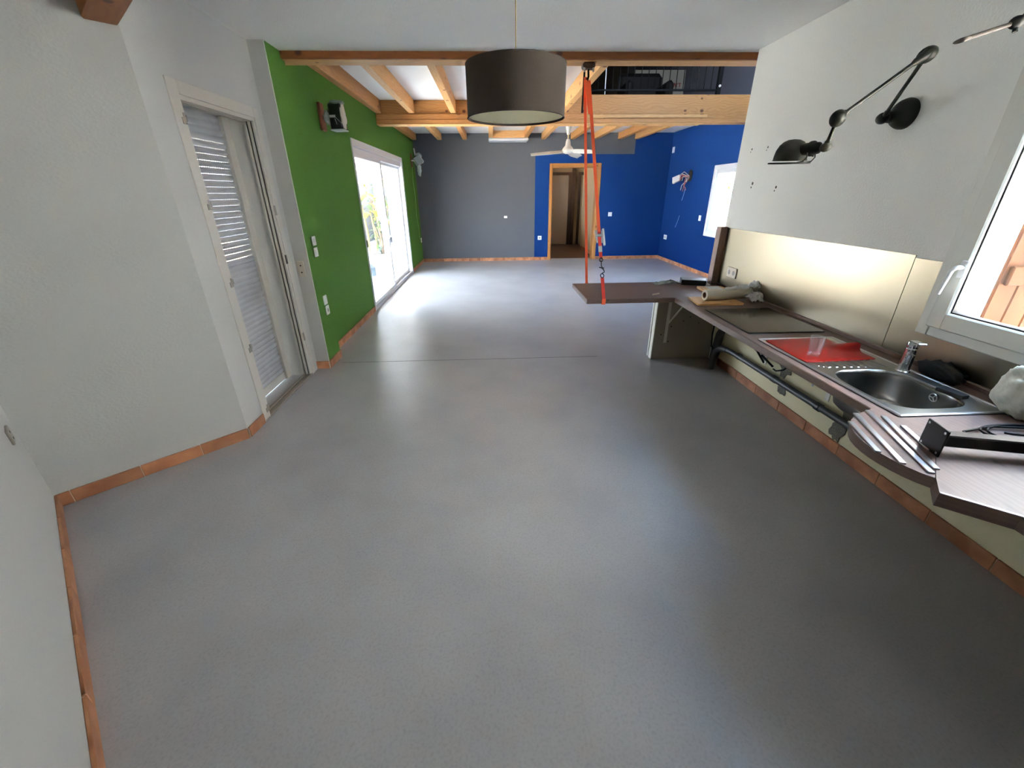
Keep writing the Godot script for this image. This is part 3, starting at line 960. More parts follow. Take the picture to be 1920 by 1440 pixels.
# ---------------------------------------------------------------- open loft above the far beam
func build_upstairs() -> void:
	var o := thing("loft_railing", "black metal balustrade with thin uprights standing on the pine beam of the loft", "railing", Vector3(2.3, 2.836, -7.47))
	var x := 1.33
	var k := 0
	while x < 3.42:
		var bright := k == 4
		obj("baluster", MB.new().tube([Vector3(x, 2.836 if bright else 2.9, -7.47), Vector3(x - 0.012, 3.72, -7.47)], 0.008 if bright else 0.006, 8), M.rail_bright if bright else M.rail_black, o)
		x += 0.108
		k += 1
	obj("bottom_rail", MB.new().span(Vector3(1.16, 2.89, -7.485), Vector3(3.47, 2.915, -7.455), 0.003), M.rail_black, o)
	obj("hand_rail", MB.new().span(Vector3(1.16, 3.70, -7.49), Vector3(3.47, 3.74, -7.45), 0.005), M.rail_black, o)
	obj("end_post", MB.new().span(Vector3(3.47, 2.836, -7.5), Vector3(3.53, 3.76, -7.44), 0.004), M.rail_black, o)
	obj("end_bolt", MB.new().ball(Vector3(3.50, 2.95, -7.43), Vector3.ONE * 0.018), M.buckle_white, o)
	struct("trim_2", MB.new().span(Vector3(1.135, 2.836, -7.56), Vector3(1.215, 4.95, -7.48), 0.003), M.white_wall)
	o = thing("panel_board", "dull white board with faded dark red letters standing behind the loft railing", "board", Vector3(3.55, 2.84, -10.2))
	obj("panel", MB.new().span(Vector3(3.0, 2.84, -10.24), Vector3(4.05, 3.76, -10.2), 0.004), M.upper_board, o)
	var sf := SystemFont.new()
	sf.font_names = PackedStringArray(["Droid Sans"])
	sf.font_weight = 800
	for q in [["M", 0.0], ["E", 0.085], ["N", 0.19], ["'", 0.268], ["T", 0.292]]:
		var tx := TextMesh.new()
		tx.font = sf
		tx.text = q[0]
		tx.font_size = 32
		tx.pixel_size = 0.0032
		tx.depth = 0.004
		tx.horizontal_alignment = HORIZONTAL_ALIGNMENT_LEFT
		var ti := MeshInstance3D.new()
		ti.name = "letter"
		ti.mesh = tx
		ti.material_override = M.letter_red
		o.add_child(ti, true)
		ti.position = Vector3(0.08 + q[1], 0.66, 0.003)
	# armchair-like dark seat in front of it
	o = thing("armchair", "black high-backed armchair in the dark loft in front of the lettered board", "armchair", Vector3(2.95, 2.84, -9.6))
	var bp := PackedVector2Array()
	for q in [[-0.5, 0.3, 0.0], [0.32, 0.3, 0.12], [0.32, 0.58, 0.1]]: pass
	var m := MB.new()
	m.box(Vector3(2.98, 3.24, -9.75), Vector3(0.86, 0.72, 0.16), 0.07)
	obj("backrest", m, M.upper_black, o)
	obj("seat", MB.new().box(Vector3(2.98, 3.02, -9.45), Vector3(0.62, 0.2, 0.6), 0.05), M.upper_black, o)
	for s in [-1, 1]:
		obj("armrest", MB.new().box(Vector3(2.98 + s * 0.38, 3.12, -9.42), Vector3(0.14, 0.5, 0.66), 0.05), M.upper_black, o)
	# pale door with a wooden frame at the back of the loft
	o = thing("loft_door", "pale door in a brown frame at the dark far end of the loft", "door", Vector3(2.7, 2.84, -14.68))
	obj("leaf", MB.new().span(Vector3(2.34, 2.845, -14.68), Vector3(2.74, 4.43, -14.65), 0.004), M.upper_board, o)
	for q in [[Vector3(2.27, 2.845, -14.69), Vector3(2.34, 4.52, -14.63)], [Vector3(2.74, 2.845, -14.69), Vector3(2.80, 4.52, -14.63)], [Vector3(2.34, 4.43, -14.69), Vector3(2.74, 4.52, -14.63)]]:
		obj("casing", MB.new().span(q[0], q[1], 0.004, 1), M.door_oak, o)
	o = thing("storage_box", "low grey box with a lid on the loft floor behind the bright baluster", "box", Vector3(2.3, 2.84, -9.2))
	obj("body", MB.new().span(Vector3(2.02, 2.84, -9.5), Vector3(2.50, 3.02, -9.1), 0.01), M.upper_board, o)
	obj("lid", MB.new().span(Vector3(2.0, 3.02, -9.52), Vector3(2.52, 3.06, -9.08), 0.01), M.tray_grey, o)

# ---------------------------------------------------------------- outdoors
func leaf_sheet(m: MB, base: Vector3, dir: Vector3, length: float, width: float, droop: float) -> void:
	var side := dir.cross(Vector3.UP).normalized()
	var g: Array = []
	for i in 6:
		var t := i / 5.0
		var c := base + dir * length * t + Vector3.DOWN * droop * t * t
		var w := width * sin(PI * clampf(t * 0.93 + 0.05, 0, 1))
		g.append([c - side * w + Vector3.UP * w * 0.25, c, c + side * w + Vector3.UP * w * 0.25])
	m.sheet(g, 0.003)

func bush(called: String, label: String, at: Vector3, size: Vector3, count: int, mats: Array, group := "") -> void:
	var o := thing(called, label, "shrub", at, group)
	var r := RandomNumberGenerator.new()
	r.seed = hash(called + str(at))
	var tm := MB.new()
	for k in 4:
		var top := at + Vector3(r.randf_range(-0.35, 0.35) * size.x, size.y * r.randf_range(0.5, 0.8), r.randf_range(-0.35, 0.35) * size.z)
		tm.tube([at, at.lerp(top, 0.5) + Vector3(0.03, 0, 0.02), top], [0.03, 0.022, 0.01], 6)
	obj("stem", tm, M.trunk, o)
	for j in mats.size():
		var m := MB.new()
		for k in count:
			var d := Vector3(r.randfn(), r.randfn(), r.randfn()).normalized() * pow(r.randf(), 0.4)
			var p := at + Vector3(0, size.y * 0.58, 0) + d * size * Vector3(0.5, 0.42, 0.5)
			var dir := (d + Vector3(r.randfn(), r.randfn() * 0.6, r.randfn()) * 0.7).normalized()
			leaf_sheet(m, p, dir, r.randf_range(0.10, 0.2), r.randf_range(0.022, 0.04), 0.05)
		var f := obj("foliage", m, mats[j], o)
		f.set_meta("kind", "stuff")

func build_outdoors() -> void:
	struct("ground", MB.new().span(Vector3(-40, -0.4, -45), Vector3(40, -0.09, 30)), M.patio_joint)
	# paving outside the sliding door
	var pv := struct_node("patio")
	var z := -5.0
	while z > -14.5:
		var d := rng.randf_range(0.42, 0.6)
		var x := -2.0
		while x > -5.2:
			var w := rng.randf_range(0.45, 0.75)
			if not (z < -9.3 and x > -1.9):
				obj("paving_stone", MB.new().span(Vector3(x - w + 0.012, -0.10, z - d + 0.012), Vector3(x, -0.05 + rng.randf_range(-0.004, 0.004), z), 0.006), M.patio_stone, pv)
			x -= w
		z -= d
	# unseen pale yard slab, added to bounce sunlight up through the kitchen window
	struct("ground", MB.new().span(Vector3(2.4, -0.2, -3.7), Vector3(9.4, -0.06, 3.0)), M.patio_stone)
	# unseen terrace roof, added to shade the sliding door and the roller shutter
	var ver := struct_node("ceiling_added_terrace")
	obj("roof_deck", MB.new().span(Vector3(-4.3, 2.62, -13.8), Vector3(-2.0, 2.72, -1.6)), M.exterior_white, ver)
	obj("front_beam", MB.new().span(Vector3(-4.32, 2.08, -13.8), Vector3(-4.2, 2.64, -1.6), 0.01), M.exterior_white, ver)  # made deep to hold sky light off the sliding door
	for zz in [-13.7, -10.7, -4.4, -1.7]:
		obj("post", MB.new().span(Vector3(-4.31, -0.1, zz - 0.06), Vector3(-4.2, 2.5, zz + 0.06), 0.01), M.exterior_white, ver)
	struct("wall_added_garden_side", MB.new().span(Vector3(-4.75, -0.1, -18.0), Vector3(-4.55, 2.62, -11.2)), M.yard_wall)  # added to block side light and dim the far end of the garden
	# unseen eaves, added to cut the light in the blue room's window
	struct("added_trim_3", MB.new().span(Vector3(4.35, 2.5, -10.0), Vector3(5.6, 2.6, -5.5)), M.exterior_white)
	struct("wall_garden", MB.new().span(Vector3(-12, -0.1, -18.3), Vector3(-1.7, 2.15, -18)), M.yard_wall)
	# neighbour building in plain dark blue-grey
	struct("wall_outbuilding", MB.new().span(Vector3(-4.0, -0.1, -17.9), Vector3(-2.2, 3.2, -16.2)), M.blue_grey_wall)
	var o := thing("pergola", "white garden pergola with long beams seen through the near pane of the sliding door", "pergola", Vector3(-3.4, -0.09, -14.5))
	for q in [2.35, 2.12]:
		obj("beam", MB.new().span(Vector3(-4.5, q, -14.9 + (q - 2.1)), Vector3(-2.3, q + (0.16 if q > 2.2 else 0.1), -14.75 + (q - 2.1)), 0.01), M.exterior_white if q > 2.2 else M.panel_edge, o)
	for x in [-4.38, -3.62]:
		obj("post", MB.new().span(Vector3(x - 0.07, -0.09, -14.75), Vector3(x + 0.07, 2.35, -14.6), 0.01), M.exterior_white, o)
	bush("climbing_shrub", "pale green climber hanging below the white pergola beam", Vector3(-3.8, -0.09, -15.4), Vector3(0.9, 2.6, 0.5), 120, [M.leaf_green, M.leaf_yellow])
	# banana-like plant with yellow leaves
	o = thing("leafy_plant", "tall plant with yellow stems and drooping yellow green leaves beside the white pot", "plant", Vector3(-3.05, -0.09, -11.2))
	for s in [[-0.12, 1.35], [0.14, 1.2], [0.3, 1.55]]:
		var p := Vector3(-3.05 + s[0], -0.09, -11.2 + s[0])
		obj("stem", MB.new().tube([p, p + Vector3(0.03, s[1] * 0.5, 0), p + Vector3(-0.02, s[1], 0.02)], [0.03, 0.026, 0.016], 8), M.stem_yellow, o)
		for k in 4:
			var a: float = TAU * k / 4 + s[0] * 7
			var lm := MB.new()
			leaf_sheet(lm, p + Vector3(-0.02, s[1] - 0.04 * k, 0.02), Vector3(cos(a), 0.55, sin(a)).normalized(), 0.5, 0.085, 0.34)
			obj("leaf", lm, M.leaf_yellow if k % 2 == 0 else M.leaf_green, o)
	# white planter with a trailing plant
	o = thing("planter", "large round white planter with a rim standing against the house outside", "planter", Vector3(-2.42, -0.05, -9.35))
	obj("pot", MB.new().lathe([Vector2(0.0, 0.0), Vector2(0.2, 0.0), Vector2(0.255, 0.36), Vector2(0.28, 0.37), Vector2(0.285, 0.42), Vector2(0.255, 0.42), Vector2(0.24, 0.36), Vector2(0, 0.36)], Transform3D(Basis(), Vector3(-2.42, -0.05, -9.35)), 32), M.pot_white, o)
	obj("soil", MB.new().lathe([Vector2(0.24, 0.385), Vector2(0.12, 0.40), Vector2(0, 0.405)], Transform3D(Basis(), Vector3(-2.42, -0.05, -9.35)), 24), M.soil, o)
	bush("potted_plant", "small dark green plant growing in the white planter", Vector3(-2.33, 0.33, -9.33), Vector3(0.34, 0.75, 0.34), 26, [M.leaf_dark, M.leaf_green])
	# blue watering can
	o = thing("watering_can", "blue watering can lying in front of the white planter outside the glass", "watering can", Vector3(-2.5, -0.05, -8.72))
	var B := Basis(Vector3.UP, 0.5)
	var c := Vector3(-2.5, 0.075, -8.72)
	obj("body", MB.new().box(c, Vector3(0.24, 0.25, 0.17), 0.035, 0, B), M.jug_blue, o)
	var ring: Array = []
	for k in 16:
		ring.append(c + B * (Vector3(-0.03 + 0.075 * cos(TAU * k / 16), 0.0 + 0.085 * sin(TAU * k / 16), 0.088)))
	obj("ring_handle", MB.new().tube(ring, 0.011, 8, false, true), M.jug_pale, o)
	obj("spout", MB.new().tube([c + B * Vector3(-0.05, 0.12, 0), c + B * Vector3(-0.06, 0.17, 0), c + B * Vector3(-0.06, 0.21, 0)], [0.035, 0.024, 0.02], 12), M.jug_pale, o)
	obj("cap", MB.new().tube([c + B * Vector3(0.06, 0.12, 0), c + B * Vector3(0.06, 0.155, 0)], 0.018, 12), M.jug_pale, o)
	# outside the blue room
	struct("wall_neighbour", MB.new().span(Vector3(9.5, -0.1, -24), Vector3(9.8, 2.6, 6)), M.yard_wall)
	# unseen two-storey facade, added to throw warm sunlight into the kitchen window
	struct("wall_added_facade", MB.new().span(Vector3(7.6, -0.1, -5.5), Vector3(8.0, 7.5, 5.0)), M.exterior_white)
	bush("garden_shrub", "bright yellow green shrub outside the window in the blue wall", Vector3(6.35, -0.09, -11.0), Vector3(1.1, 2.3, 1.0), 150, [M.leaf_green, M.leaf_yellow])
	# wooden shutter of the kitchen window, standing open
	o = thing("window_shutter", "orange varnished plank shutter standing open outside the kitchen window", "shutter", Vector3(2.43, 0.86, -1.93))
	var dir := Vector3(1.0, 0, 0.04).normalized()
	var nb := Basis(dir, Vector3.UP, dir.cross(Vector3.UP))
	for k in 6:
		var cc := Vector3(2.43, 1.455, -1.93) + dir * (0.06 + 0.103 * k)
		obj("plank", MB.new().box(cc, Vector3(0.101, 1.19, 0.024), 0.005, 1, nb), M.orange_wood, o)
	for y in [1.12, 1.8]:
		obj("batten", MB.new().box(Vector3(2.43, y, -1.93) + dir * 0.32 - nb.z * 0.022, Vector3(0.58, 0.09, 0.02), 0.005, 0, nb), M.orange_wood, o)
		obj("batten", MB.new().box(Vector3(2.43, y, -1.93) + dir * 0.32 + nb.z * 0.022, Vector3(0.58, 0.09, 0.02), 0.005, 0, nb), M.orange_wood, o)

const YT := 0.70       # worktop surface

func vec(a: Array) -> PackedVector2Array:
	var p := PackedVector2Array()
	for q in a: p.append(Vector2(q[0], q[1]))
	return p

func build_worktop() -> void:
	var o := thing("worktop", "brown wood-effect worktop running from the hanging peninsula to the rounded end with metal strips", "worktop", Vector3(1.6, 0.66, -2.6))
	var m := MB.new()
	var curve := [[1.508, -1.412], [1.485, -1.401], [1.448, -1.386], [1.411, -1.368], [1.38, -1.348], [1.356, -1.33], [1.333, -1.303], [1.312, -1.275], [1.296, -1.245], [1.284, -1.21], [1.277, -1.175], [1.275, -1.14], [1.278, -1.10], [1.285, -1.065], [1.296, -1.03], [1.311, -0.998], [1.33, -0.972]]
	m.prism(vec([[0.77, -4.04], [2.11, -4.04], [2.11, -3.378], [1.51, -3.378], [0.77, -3.372]]), 0.662, YT, Transform3D(), false, false)
	m.prism(vec([[1.51, -3.378], [2.11, -3.378], [2.11, -2.25], [1.51, -2.25]]), 0.662, YT)
	m.prism(vec([[1.51, -2.25], [1.575, -2.25], [1.575, -1.36], [1.508, -1.36]]), 0.662, YT)
	m.prism(vec([[1.985, -2.25], [2.11, -2.25], [2.11, -1.36], [1.985, -1.36]]), 0.662, YT)
	m.prism(vec(curve + [[1.46, -1.1], [1.55, -1.2], [2.11, -1.2], [2.11, -1.36], [1.508, -1.36]]), 0.662, YT, Transform3D(), true)
	obj("top", m, M.laminate, o)
	m = MB.new()
	m.span(Vector3(0.766, 0.663, -4.04), Vector3(0.77, 0.699, -3.371), 0.001, 2)
	m.span(Vector3(0.77, 0.663, -3.374), Vector3(1.512, 0.699, -3.368), 0.001, 0)
	m.span(Vector3(1.5045, 0.663, -3.37), Vector3(1.5095, 0.699, -1.412), 0.001, 2)
	obj("edge_band", m, M.laminate_edge, o)
	m = MB.new()
	m.span(Vector3(2.094, YT, -3.86), Vector3(2.112, 0.722, -1.2), 0.004, 2)
	obj("upstand", m, M.laminate_edge, o)
	var strips := [[[1.338, -1.312], [1.272, -1.112]], [[1.408, -1.372], [1.295, -1.045]], [[1.474, -1.392], [1.338, -0.992]], [[1.497, -1.345], [1.372, -1.010]], [[1.505, -1.27], [1.452, -1.108]]]
	for s in strips:
		var a := Vector3(s[0][0], 0.7025, s[0][1])
		var b := Vector3(s[1][0], 0.7025, s[1][1])
		obj("trivet_strip", MB.new().bar(a, b, 0.019, 0.007, 0.0015), M.bright_steel, o)
	# the second worktop, set at a slant
	o = thing("worktop", "slant-cornered worktop with a bright edge line carrying the black steel leg and the bag", "worktop", Vector3(1.6, 0.66, -0.6))
	m = MB.new()
	m.prism(vec([[1.275, -0.905], [1.3315, -0.9705], [1.4615, -1.0985], [1.5515, -1.1985], [2.11, -1.1985], [2.11, 1.05], [1.40, 1.05], [1.40, -0.80]]), 0.655, YT + 0.0005)
	obj("top", m, M.laminate, o)
	m = MB.new()
	m.bar(Vector3(1.276, 0.7015, -0.9045), Vector3(1.40, 0.7015, -0.80), 0.006, 0.003)
	m.bar(Vector3(1.401, 0.7015, -0.80), Vector3(1.401, 0.7015, 1.05), 0.006, 0.003)
	obj("edge_line", m, M.bright_steel, o)
	m = MB.new()
	m.span(Vector3(1.398, 0.656, -0.8), Vector3(1.404, 0.699, 1.05), 0.001, 2)
	obj("edge_band", m, M.laminate_edge, o)
	# metal splashback in two sheets
	single("splashback", MB.new().span(Vector3(2.1095, 0.722, -3.868), Vector3(2.1155, 1.203, -2.056)), M.brushed_steel, "long brushed metal splashback sheet behind the hob with the double socket", "splashback")
	m = MB.new()
	var up := Basis(Vector3(0, 0, 1), Vector3(1, 0, 0), Vector3(0, 1, 0))
	m.prism(vec([[-2.052, 0.722], [-0.3, 0.722], [-0.3, 0.854], [-1.904, 0.854], [-1.904, 1.19], [-2.052, 1.19]]), 2.1095, 2.1155, Transform3D(up, Vector3.ZERO))
	single("splashback", m, M.brushed_steel, "narrow brushed metal sheet beside and below the kitchen window, behind the tap", "splashback")
	# wooden post that closes the splashback
	single("end_board", MB.new().span(Vector3(2.05, 0.7005, -3.95), Vector3(2.115, 1.21, -3.868), 0.003, 1), M.end_wood, "upright brown board ending the splashback where the kitchen wall stops", "board")
	# half-height partition under the peninsula
	o = thing("partition_panel", "low painted panel standing under the peninsula with a pale worn edge", "panel", Vector3(1.8, 0, -3.83))
	obj("board", MB.new().span(Vector3(1.535, 0, -3.80), Vector3(2.116, 0.66, -3.768), 0.002, 1), M.board_panel, o)
	obj("edge_strip", MB.new().span(Vector3(1.528, 0, -3.832), Vector3(1.536, 0.66, -3.768), 0.001), M.panel_edge, o)
	obj("gap_shade", MB.new().span(Vector3(1.542, 0, -3.86), Vector3(2.116, 0.66, -3.80)), M.hole_dark, o)  # solid dark fill that paints the shade in the gap between the boards
	obj("back_board", MB.new().span(Vector3(1.532, 0, -3.885), Vector3(2.116, 0.66, -3.86), 0.001), M.panel_edge, o)
	var hp := MB.new()
	for q in [[1.69, 0.33], [1.80, 0.38], [1.86, 0.42], [1.95, 0.36], [1.68, 0.18], [2.0, 0.41], [1.6, 0.25]]:
		hp.lathe([Vector2(0, 0.0012), Vector2(0.006, 0.001), Vector2(0.007, 0)], Transform3D(Basis(Vector3.RIGHT, PI / 2), Vector3(q[0], q[1], -3.768)), 8)
	obj("screw_hole", hp, M.hole_dark, o)
	# shelf bracket on it
	o = thing("shelf_bracket", "pale flat steel bracket with a slanting stay under the peninsula", "bracket", Vector3(1.65, 0.2, -3.76))
	obj("upright", MB.new().span(Vector3(1.632, 0.17, -3.767), Vector3(1.66, 0.655, -3.762), 0.001), M.bracket_white, o)
	obj("stay", MB.new().bar(Vector3(1.648, 0.36, -3.755), Vector3(1.69, 0.655, -3.50), 0.02, 0.005, 0.001), M.panel_edge, o)
	obj("top_flange", MB.new().span(Vector3(1.64, 0.655, -3.767), Vector3(1.70, 0.661, -3.42), 0.001), M.board_panel, o)

func superellipse(c: Vector2, a: float, b: float, e: float, n: int) -> Array:
	var p: Array = []
	for k in n:
		var w := TAU * k / n
		p.append(c + Vector2(a * signf(cos(w)) * pow(absf(cos(w)), 2.0 / e), b * signf(sin(w)) * pow(absf(sin(w)), 2.0 / e)))
	return p

func build_on_worktop() -> void:
	# --- hob
	var o := thing("hob", "dark glass hob plate let into the worktop, reflecting green", "hob", Vector3(1.81, 0.70, -2.68))
	obj("glass", MB.new().span(Vector3(1.566, 0.7005, -2.967), Vector3(2.05, 0.7065, -2.388), 0.0015), M.hob_glass, o)
	obj("rim", MB.new().span(Vector3(1.563, 0.7, -2.970), Vector3(2.053, 0.7025, -2.385)), M.black_plastic, o)
	# --- sink
	o = thing("sink", "stainless steel sink with a drainer and one rounded bowl under the window", "sink", Vector3(1.78, 0.70, -1.8))
	var x0 := 1.556
	var x1 := 2.006
	var z0 := -2.274
	var z1 := -1.338
	var N := 72
	var ce := Vector2(1.762, -1.586)
	var rimc := superellipse(ce, 0.178, 0.202, 3.4, N)
	var m := MB.new()
	var yt := 0.7065
	var corner := func(p: Vector2) -> Vector2:
		var d := (p - ce).normalized()
		var tx := ((x1 if d.x > 0 else x0) - ce.x) / d.x if absf(d.x) > 1e-5 else 1e9
		var tz := ((z1 if d.y > 0 else z0) - ce.y) / d.y if absf(d.y) > 1e-5 else 1e9
		return ce + d * minf(tx, tz)
	for k in N:
		var a: Vector2 = rimc[k]
		var b: Vector2 = rimc[(k + 1) % N]
		var A: Vector2 = corner.call(a)
		var Bq: Vector2 = corner.call(b)
		m.quad(Vector3(a.x, yt, a.y), Vector3(b.x, yt, b.y), Vector3(Bq.x, yt, Bq.y), Vector3(A.x, yt, A.y), Vector3.UP)
		if absf(A.x - Bq.x) > 1e-4 and absf(A.y - Bq.y) > 1e-4:
			var cc := Vector2(x1 if maxf(A.x, Bq.x) > 1.8 else x0, z1 if maxf(A.y, Bq.y) > -1.6 else z0)
			m.tri(Vector3(A.x, yt, A.y), Vector3(Bq.x, yt, Bq.y), Vector3(cc.x, yt, cc.y), Vector3.UP, Vector3.UP, Vector3.UP)
	obj("drainer", m, M.sink_steel, o)
	m = MB.new()
	m.span(Vector3(x0 - 0.002, 0.7, z0), Vector3(x0 + 0.012, 0.7095, z1), 0.003)
	m.span(Vector3(x1 - 0.012, 0.7, z0), Vector3(x1 + 0.002, 0.7095, z1), 0.003)
	m.span(Vector3(x0, 0.7, z0 - 0.002), Vector3(x1, 0.7095, z0 + 0.012), 0.003)
	m.span(Vector3(x0, 0.7, z1 - 0.012), Vector3(x1, 0.7095, z1 + 0.002), 0.003)
	obj("rim", m, M.bright_steel, o)
	m = MB.new()
	m.span(Vector3(x0 - 0.004, 0.6995, z0), Vector3(x0 - 0.001, 0.7015, z1))
	m.span(Vector3(x0, 0.6995, z1 + 0.001), Vector3(x1, 0.7015, z1 + 0.004))
	obj("seal", m, M.gasket, o)
	# bowl: rings of the rim contour, rolled over the lip and down
	var rings: Array = []
	for q in [[1.0, 0.0], [0.975, -0.004], [0.955, -0.014], [0.94, -0.04], [0.92, -0.10], [0.88, -0.135], [0.80, -0.150], [0.5, -0.155], [0.18, -0.158], [0.0, -0.158]]:
		var row: Array = []
		for k in N + 1:
			var p: Vector2 = ce + (rimc[k % N] - ce) * q[0]
			row.append(Vector3(p.x, yt + q[1], p.y))
		rings.append(row)
	m = MB.new()
	for i in rings.size() - 1:
		for k in N:
			var nn: Array = []
			for s in [[i, k], [i, k + 1], [i + 1, k + 1], [i + 1, k]]:
				var dv: Vector3 = rings[mini(s[0] + 1, rings.size() - 1)][s[1]] - rings[maxi(s[0] - 1, 0)][s[1]]
				var du: Vector3 = rings[s[0]][(s[1] + 1) % N] - rings[s[0]][(s[1] + N - 1) % N]
				var w := du.cross(dv).normalized()
				if w.length() < 0.5: w = Vector3.UP
				if w.dot(Vector3(ce.x, yt, ce.y) - rings[s[0]][s[1]]) < 0 and w.y < 0.5: w = -w
				if w.y < 0: w = -w
				nn.append(w)
			m.tri(rings[i][k], rings[i][k + 1], rings[i + 1][k + 1], nn[0], nn[1], nn[2])
			m.tri(rings[i][k], rings[i + 1][k + 1], rings[i + 1][k], nn[0], nn[2], nn[3])
	var bowl := obj("bowl", m, M.sink_bowl, o)
	for k in 9:
		var x := 1.645 + k * 0.035
		obj("ridge", MB.new().box(Vector3(x, 0.7072, -2.02 + k * 0.002), Vector3(0.013, 0.0045, 0.40), 0.002), M.sink_steel, o)
	for k in 3:
		obj("front_notch", MB.new().box(Vector3(1.602 + k * 0.017, 0.7074, -1.853 + k * 0.012), Vector3(0.006, 0.003, 0.028), 0.001), M.bright_steel, o)
	m = MB.new()
	m.lathe([Vector2(0, 0.001), Vector2(0.03, 0.002), Vector2(0.036, 0.004), Vector2(0.042, 0.001)], Transform3D(Basis(), Vector3(1.77, yt - 0.1585, -1.58)), 24)
	obj("drain", m, M.bright_steel, bowl)
	var OX := Transform3D(Basis(Vector3(0, 0, 1), PI / 2 + 0.12), Vector3(1.9285, 0.665, -1.555))
	obj("overflow_hole", MB.new().lathe([Vector2(0, 0.002), Vector2(0.016, 0.0025)], OX, 20), M.black_plastic, bowl)
	m = MB.new()
	m.lathe([Vector2(0.0155, 0.001), Vector2(0.0155, 0.005), Vector2(0.0185, 0.005), Vector2(0.019, 0.001)], OX, 20)
	for k in 3:
		var a := TAU * k / 3 + 0.5
		m.bar(OX * Vector3(0, 0.004, 0), OX * Vector3(cos(a) * 0.016, 0.004, sin(a) * 0.016), 0.003, 0.003)
	obj("overflow_ring", m, M.bright_steel, bowl)
	# --- tap
	var fp := Vector3(1.955, 0.7065, -1.755)
	o = thing("tap", "chrome mixer tap with a flat lever on top, behind the sink bowl", "tap", fp)
	obj("body", MB.new().lathe([Vector2(0.0, 0.0), Vector2(0.029, 0.0), Vector2(0.029, 0.004), Vector2(0.0245, 0.008), Vector2(0.023, 0.02), Vector2(0.022, 0.112), Vector2(0.0225, 0.116), Vector2(0.0215, 0.118), Vector2(0, 0.118)], Transform3D(Basis(), fp), 28), M.chrome, o)
	m = MB.new()
	m.lathe([Vector2(0.0, 0.119), Vector2(0.022, 0.119), Vector2(0.0235, 0.124), Vector2(0.0235, 0.142), Vector2(0.021, 0.149), Vector2(0, 0.151)], Transform3D(Basis(), fp), 28)
	m.bar(fp + Vector3(0.004, 0.150, -0.006), fp + Vector3(-0.022, 0.156, 0.062), 0.034, 0.007, 0.003)
	obj("lever", m, M.chrome, o)
	var sd := Vector3(-0.72, 0, 0.69)
	m = MB.new()
	m.tube([fp + Vector3(0, 0.086, 0), fp + sd * 0.05 + Vector3(0, 0.096, 0), fp + sd * 0.098 + Vector3(0, 0.101, 0), fp + sd * 0.112 + Vector3(0, 0.099, 0)], [0.015, 0.0135, 0.0135, 0.013], 14)
	m.lathe([Vector2(0, -0.028), Vector2(0.011, -0.028), Vector2(0.0125, -0.026), Vector2(0.0125, 0.005), Vector2(0.0165, 0.012), Vector2(0.016, 0.016), Vector2(0, 0.017)], Transform3D(Basis(), fp + sd * 0.105 + Vector3(0, 0.098, 0)), 20)
	obj("spout", m, M.chrome, o)
	# --- dark scouring cloth behind the sink
	m = MB.new()
	var g: Array = []
	var fn := FastNoiseLite.new()
	fn.seed = 4
	fn.frequency = 14.0
	for i in 15:
		var row: Array = []
		for k in 25:
			var la := -PI / 2 + PI * i / 14.0
			var lo := TAU * k / 24.0
			var d := Vector3(cos(la) * cos(lo), sin(la), cos(la) * sin(lo))
			var r := 1.0 + 0.3 * fn.get_noise_3d(d.x * 0.12, d.y * 0.12, d.z * 0.12) + 0.3 * fn.get_noise_3d(d.x * 0.45, d.y * 0.45, d.z * 0.45)
			row.append(Vector3(2.052, 0.733, -1.672) + Vector3(d.x * 0.04, maxf(d.y * 0.045, -0.032), d.z * 0.098) * r)
		g.append(row)
	m.sheet(g)
	single("scourer", m, M.scourer, "black shaggy scouring cloth lying between the sink and the metal sheet", "cloth")
	# --- black sink stopper
	m = MB.new()
	m.prism(vec([[1.905, -1.545], [1.955, -1.548], [1.962, -1.458], [1.925, -1.452]]), 0.7066, 0.722, Transform3D(), false)
	single("stopper", m, M.black_plastic, "small black plastic stopper beside the sink bowl rim", "stopper")
	# --- red sheet and glass
	g = []
	var nl := Vector2(1.566, -1.885)
	var fl := Vector2(1.566, -2.238)
	var nr := Vector2(1.962, -1.905)
	var fr := Vector2(1.938, -2.262)
	for i in 23:
		var row: Array = []
		for k in 23:
			var u := k / 22.0
			var w := i / 22.0
			var p := fl.lerp(fr, u).lerp(nl.lerp(nr, u), w)
			var e := minf(minf(u, 1 - u), minf(w, 1 - w))
			var y := 0.7155 - 0.004 * exp(-e * 40.0)
			y += 0.035 * exp(-pow((u - 1.0) / 0.16, 2) - pow((w - 0.52) / 0.12, 2)) - 0.002 * exp(-pow((u - 0.86) / 0.05, 2) - pow((w - 0.46) / 0.16, 2))
			p += Vector2(0.028, 0.02) * exp(-pow((u - 1.0) / 0.2, 2) - pow((w - 0.52) / 0.12, 2))
			var cr := maxf(0, 0.12 - (u + w)) + maxf(0, 0.12 - (1 - u + w)) + maxf(0, 0.12 - (u + 1 - w)) + maxf(0, 0.12 - (2 - u - w))
			p = p.lerp(Vector2(1.76, -2.07), cr * 0.35)
			row.append(Vector3(p.x, y, p.y))
		g.append(row)
	single("draining_mat", MB.new().sheet(g, 0.005), M.red_plastic, "glossy red mat with a curled edge lying over the sink drainer", "mat")
	var gp := Vector3(1.664, 0.7165, -1.968)
	single("tumbler", MB.new().lathe([Vector2(0, 0), Vector2(0.026, 0.0), Vector2(0.0285, 0.004), Vector2(0.0345, 0.098), Vector2(0.0345, 0.1), Vector2(0.0325, 0.1), Vector2(0.0265, 0.012), Vector2(0.022, 0.008), Vector2(0, 0.008)], Transform3D(Basis(), gp), 36), M.drinking_glass, "empty clear drinking glass standing on the red mat", "glass")
